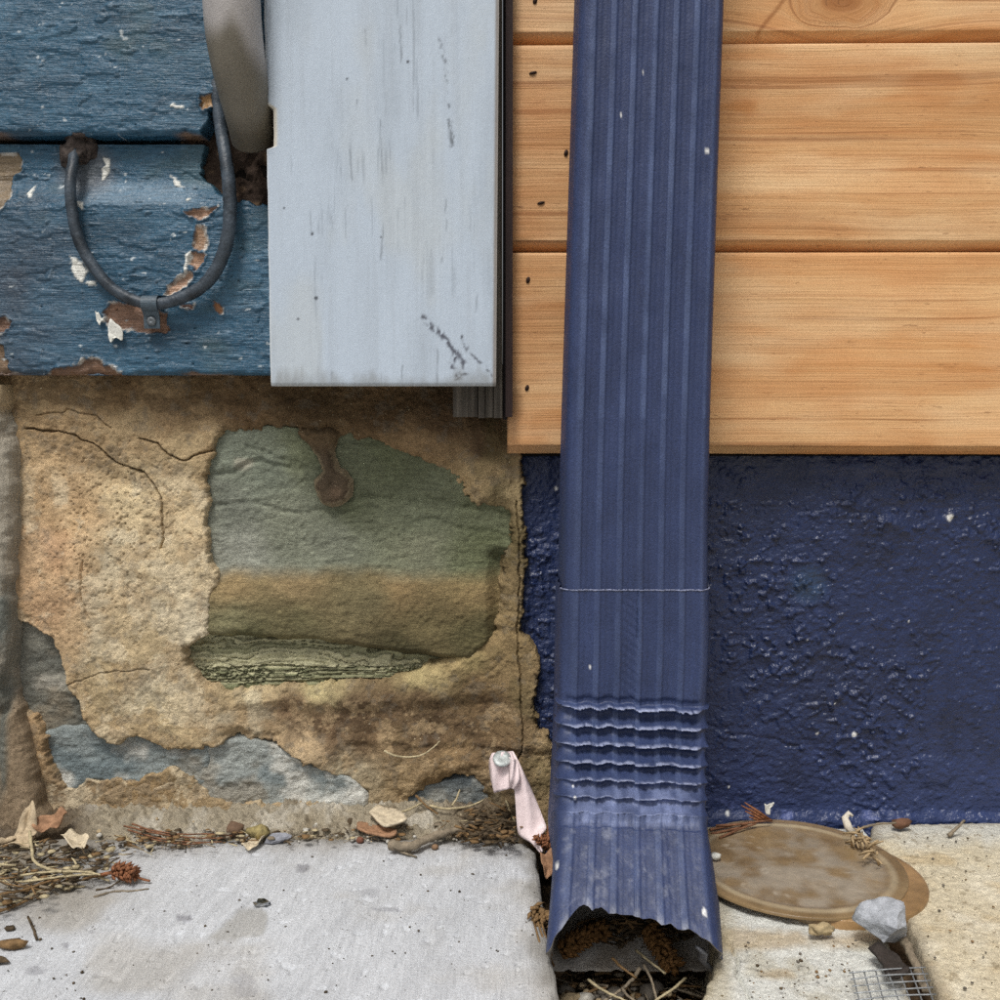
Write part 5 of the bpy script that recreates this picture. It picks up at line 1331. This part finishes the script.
rock('pebble', 'small dark pebble at the wall foot above the brick-red pebble', 'pebble', onZ(351, 822, .006), (.0034, .003, .003), 86, m_dk, sub=2, amp=.4)
rock('pebble', 'small orange-brown pebble lying on the slab by the grey twig', 'pebble', onZ(435, 847, .002), (.0026, .0022, .002), 87, dry('orange_pebble', (130, 104, 80)), sub=2, amp=.2)
leaf('bark_chip', 'flat cream bark chip resting on the wall foot', 'bark', [(369, 814), (378, 807), (392, 809), (404, 816), (407, 822), (396, 824), (386, 827), (376, 821)], lambda u, v, h=0: onZ(u, v, .013), m_pale, curl=.002, seed=16, thick=.0018)
leaf('bark_chip', 'orange-brown bark chip under the cream bark chip', 'bark', [(357, 824), (366, 823), (380, 828), (396, 832), (394, 837), (380, 836), (366, 833), (358, 831)], lambda u, v, h=0: onZ(u, v, .006), m_org, curl=.002, seed=17, thick=.0018)
twig('grey_twig', 'thick grey twig with a dark pointed end lying on the slab edge', 'twig', [(390, 846, .004), (410, 846, .005), (432, 838, .006), (456, 830, .008), (487, 819, .010)], .0036, .0020, m_twig, gz, seed=35, seg=8, rough=.2, extra=[([(391, 845, .004), (402, 852, .001), (417, 857, .0)], .0013, .0006)])
for k, (pts, lab, m) in enumerate([([(398, 814, .012), (412, 808, .014), (422, 803, .016)], 'short straw leaning on the wall beside the cream bark chip', m_straw), ([(430, 806, .014), (448, 809, .014), (470, 806, .014), (484, 800, .016)], 'straw lying against the wall foot above the grey twig', m_straw), ([(416, 796, .018), (426, 806, .014), (438, 814, .012)], 'thin dark straw crossing the straw above the grey twig', m_brown), ([(452, 806, .014), (457, 798, .018), (460, 790, .022)], 'upright pale straw stub above the grey twig', m_straw), ([(506, 800, .014), (510, 812, .012), (515, 822, .008)], 'pale straw bent under the pink ribbon', m_straw)]):
    twig('straw_stalk', lab, 'straw', pts, .0010, .0006, m, gz, seed=90 + k, group='straws in the middle of the wall foot')
twig('straw_curl', 'curled pale straw stuck high on the render left of the pink ribbon', 'straw', [(384, 751), (396, 756), (412, 757), (424, 754), (434, 747), (440, 741)], .0008, .0005, m_straw, gy(.012), seed=36)
litter('leaf_litter', 'dark clump of rotted litter under the pink ribbon', 'leaf litter', [(462, 812), (490, 800), (514, 806), (524, 830), (516, 842), (470, 844), (458, 832)], 260, [m_dk, m_brown, m_dk], 52, zb=.001, zh=.016, ln=(.005, .018))
litter('foot_litter', 'fine brown plant crumbs along the foot of the stone wall', 'leaf litter', [(96, 838), (150, 826), (240, 830), (330, 828), (400, 818), (470, 816), (470, 836), (390, 840), (300, 842), (200, 846), (110, 856)], 300, [m_dk, m_brown, m_twig, m_straw], 55, zb=.001, zh=.008, ln=(.003, .014), rad=(.0002, .0006), flakes=.55)
rock('foil_scrap', 'crumpled silver foil scrap on the slab', 'foil', onZ(262, 903, .002), (.0050, .0028, .0024), 91, mk('foil', base=L3(196, 198, 200), rough=.2, metal=1.0, var=[(300, 300, 300, 2, .3, 1.2)]), sub=2, amp=.7, facet=5)
g = Geo(); rnd = random.Random(8)
for k in range(9):
    q = onZ(548 + rnd.uniform(-7, 4), 840 + rnd.uniform(-8, 8), .002 + rnd.uniform(0, .010)); d = Vector((rnd.uniform(-1, 1), -rnd.uniform(.1, .6), rnd.uniform(0, 1))) * .008
    scales(g, [tuple(q), tuple(q + d * .5), tuple(q + d)], .0022, 100 + k, 26, .0036, .7)
tag(link('dried_sprig', g.mesh('dried_sprig', m_rust)), 'rusty brown scaly sprig between the ribbon tail and the downspout', 'sprig')
leaf('dry_leaf', 'folded orange leaf wedged between the slab corner and the downspout', 'leaf', [(540, 856), (548, 853), (556, 858), (554, 868), (550, 878), (545, 880), (542, 868)], lambda u, v, h=0: onY(u, v, -.062 - (v - 866) * .0003), m_org, curl=.006, seed=19)
g = Geo(); q = onZ(539, 916, .003)
scales(g, [tuple(q + Vector((-.004, .004, .003))), tuple(q), tuple(q + Vector((.004, -.006, -.002)))], .0045, 77, 70, .0055, .4)
for e in ([(538, 922, .004), (542, 935, .0), (547, 950, -.006), (554, 966, -.016)], [(541, 920, .004), (546, 938, -.002), (552, 956, -.010)], [(534, 922, .002), (539, 940, 0), (546, 962, -.008)]):
    g.tube([tuple(onZ(a, b, .001 + h)) for a, b, h in e], .0006, 5, rough=.2, seed=2)
tag(link('dried_seed_head', g.mesh('dried_seed_head', m_brown)), 'brown dried seed head with trailing stalks on the slab arris beside the spout', 'seed head')

# ------------------------------------------------------------------ plant debris in and under the spout
for k, (pts, lab) in enumerate([([(560, 953, -.124), (572, 945, -.122), (586, 936, -.118), (602, 930, -.112)], 'brown scaly conifer sprig in the left of the spout mouth'), ([(648, 926, -.112), (657, 941, -.120), (664, 953, -.127), (673, 966, -.134)], 'brown scaly conifer sprig hanging from the right of the spout mouth')]):
    g = Geo(); scales(g, [tuple(onY(*p)) for p in pts], .0050, 61 + k, 190, .0058, .48)
    tag(link('conifer_sprig', g.mesh('conifer_sprig', m_sprig)), lab, 'sprig')
litter('leaf_litter', 'brown litter packed inside the mouth of the downspout', 'leaf litter', [(590, 918), (660, 918), (694, 935), (660, 950), (640, 952), (610, 946), (584, 938)], 260, [m_dk, m_brown, m_dk], 53, place=lambda a, b, h: onY(a, b, -.096 - h), zb=0, zh=.014)
for k, (pts, lab) in enumerate([([(640, 968, -.020), (632, 980, -.026), (618, 992, -.03), (600, 1004, -.032)], 'forked grey root below the middle of the spout'), ([(588, 980, -.026), (606, 992, -.026), (628, 1002, -.028)], 'pale straw under the left of the spout'), ([(686, 978, -.026), (672, 990, -.024), (652, 1003, -.026)], 'pale straw slanting under the right of the spout'), ([(644, 965, -.02), (652, 982, -.024), (658, 1004, -.028)], 'grey stem running down below the spout lip'), ([(636, 950, -.018), (650, 962, -.018), (666, 974, -.022)], 'thin straw lying over the spout lip'), ([(612, 958, -.018), (622, 968, -.02), (636, 978, -.024)], 'short brown stem at the spout lip')]):
    twig('straw_stalk', lab, 'straw', pts, .0013 if k == 0 else .0009, .0007, [m_twig, m_straw, m_straw, m_twig, m_straw, m_brown][k], lambda u, v, h=0: onZ(u, v, h + .002), seed=110 + k, group='stalks under the spout', extra=[([(622, 988, -.028), (628, 996, -.026), (640, 1004, -.026)], .0010, .0006)] if k == 0 else ())
litter('leaf_litter', 'brown litter in the gap below the downspout', 'leaf litter', [(560, 965), (700, 975), (690, 1030), (566, 1030)], 420, [m_dk, m_brown, m_twig, m_dk], 54, zb=-.052, zh=.012)
gravel('gravel', 'pale pebbles in the gap below the downspout', [[(562, 984), (690, 988), (680, 1020), (566, 1020)]], 50, 74, .002, .006, [m_gl, m_gt, m_gd], zb=-.042, zsl=0)

# ------------------------------------------------------------------ bits along the foot of the navy wall
for k, pts in enumerate([[(710, 830, .004), (730, 826, .005), (752, 822, .006)], [(712, 834, .003), (734, 829, .004), (748, 824, .005)], [(716, 826, .006), (742, 824, .007), (772, 820, .008)], [(720, 838, .003), (738, 830, .005), (756, 824, .006)]]):
    twig('pine_needle', ['flat needle behind the lid, second from the top of four', 'flat needle behind the lid, third from the top of four', 'uppermost and longest flat needle behind the round lid', 'lowest flat needle behind the lid, nearest the downspout'][k], 'needle', pts, .0010, .0006, m_red, gz, seed=120 + k, group='needles behind the round lid')
g = Geo()
for k in range(6):
    q = onY(762 + k * 2, 821, .008); d = Vector((-.010 - .003 * k + .004 * (k % 2), -.002, .004 + .0022 * k))
    g.tube([q, q + d * .5, q + d], [.0009, .0012, .0004], 5)
tag(link('dried_sprig', g.mesh('dried_sprig', m_rust)), 'orange fan-shaped sprig standing behind the round lid', 'sprig')
leaf('paint_chip', 'white paint chip standing at the navy wall foot behind the lid', 'chip', [(764, 806), (768, 806), (771, 803), (774, 805), (770, 810), (770, 815), (766, 814)], gy(.006), m_white, curl=.002, seed=21)
g = Geo(); rnd = random.Random(12)
for k in range(34):
    a, b = rnd.uniform(848, 878), 0
    b = 830 + (a - 848) * .75 + rnd.uniform(-8, 10)
    q = onZ(a, b, .006 + rnd.uniform(0, .007)); d = Vector((rnd.uniform(-.3, 1), rnd.uniform(-.8, .8), rnd.uniform(-.4, .7))) * rnd.uniform(.004, .008)
    g.tube([q - d, q + Vector((0, 0, .001)), q + d], [.0007, .0010, .0005], 5, rough=.25, seed=k)
tag(link('root_tangle', g.mesh('root_tangle', dry('dry_roots', (168, 146, 112)))), 'tangle of dry tan rootlets at the upper right rim of the lid', 'roots')
g = Geo(); g.tube([tuple(onY(*p)) for p in [(852, 834, -.004), (848, 826, -.002), (845, 818, .002), (849, 813, .004), (853, 816, .002)]], [.0024, .0028, .0022, .0018, .0010], 8, rough=.25)
tag(link('root_end', g.mesh('root_end', dry('bleached_root', (216, 208, 192), .85, 1.1))), 'bleached hooked root end beside the rootlet tangle', 'root')
twig('thin_twig', 'thin grey twig running right from the rootlet tangle along the wall', 'twig', [(862, 828, .010), (878, 824, .012), (896, 823, .012)], .0010, .0006, m_twig, gz, seed=131)
rock('bark_crumb', 'red-brown bark crumb at the wall foot right of the lid', 'bark', onZ(901, 824, .005), (.0075, .004, .004), 95, dry('red_bark', (110, 80, 62)), sub=2, amp=.55)
twig('thin_twig', 'short grey twig standing at the navy wall foot on the far right', 'twig', [(948, 836), (955, 830, .004), (965, 820, .010)], .0016, .0008, m_twig, gz, seed=132)
rock('mortar_crumb', 'pale mortar crumb on the near rim of the lid', 'mortar', onZ(822, 929, .003), (.0075, .004, .0035), 96, dry('tan_mortar', (168, 150, 116)), sub=3, amp=.6)
rock('mortar_crumb', 'white mortar crumb on the left rim of the lid by the spout', 'mortar', onZ(716, 856, .007), (.0036, .003, .0022), 97, m_white, sub=2, amp=.4)
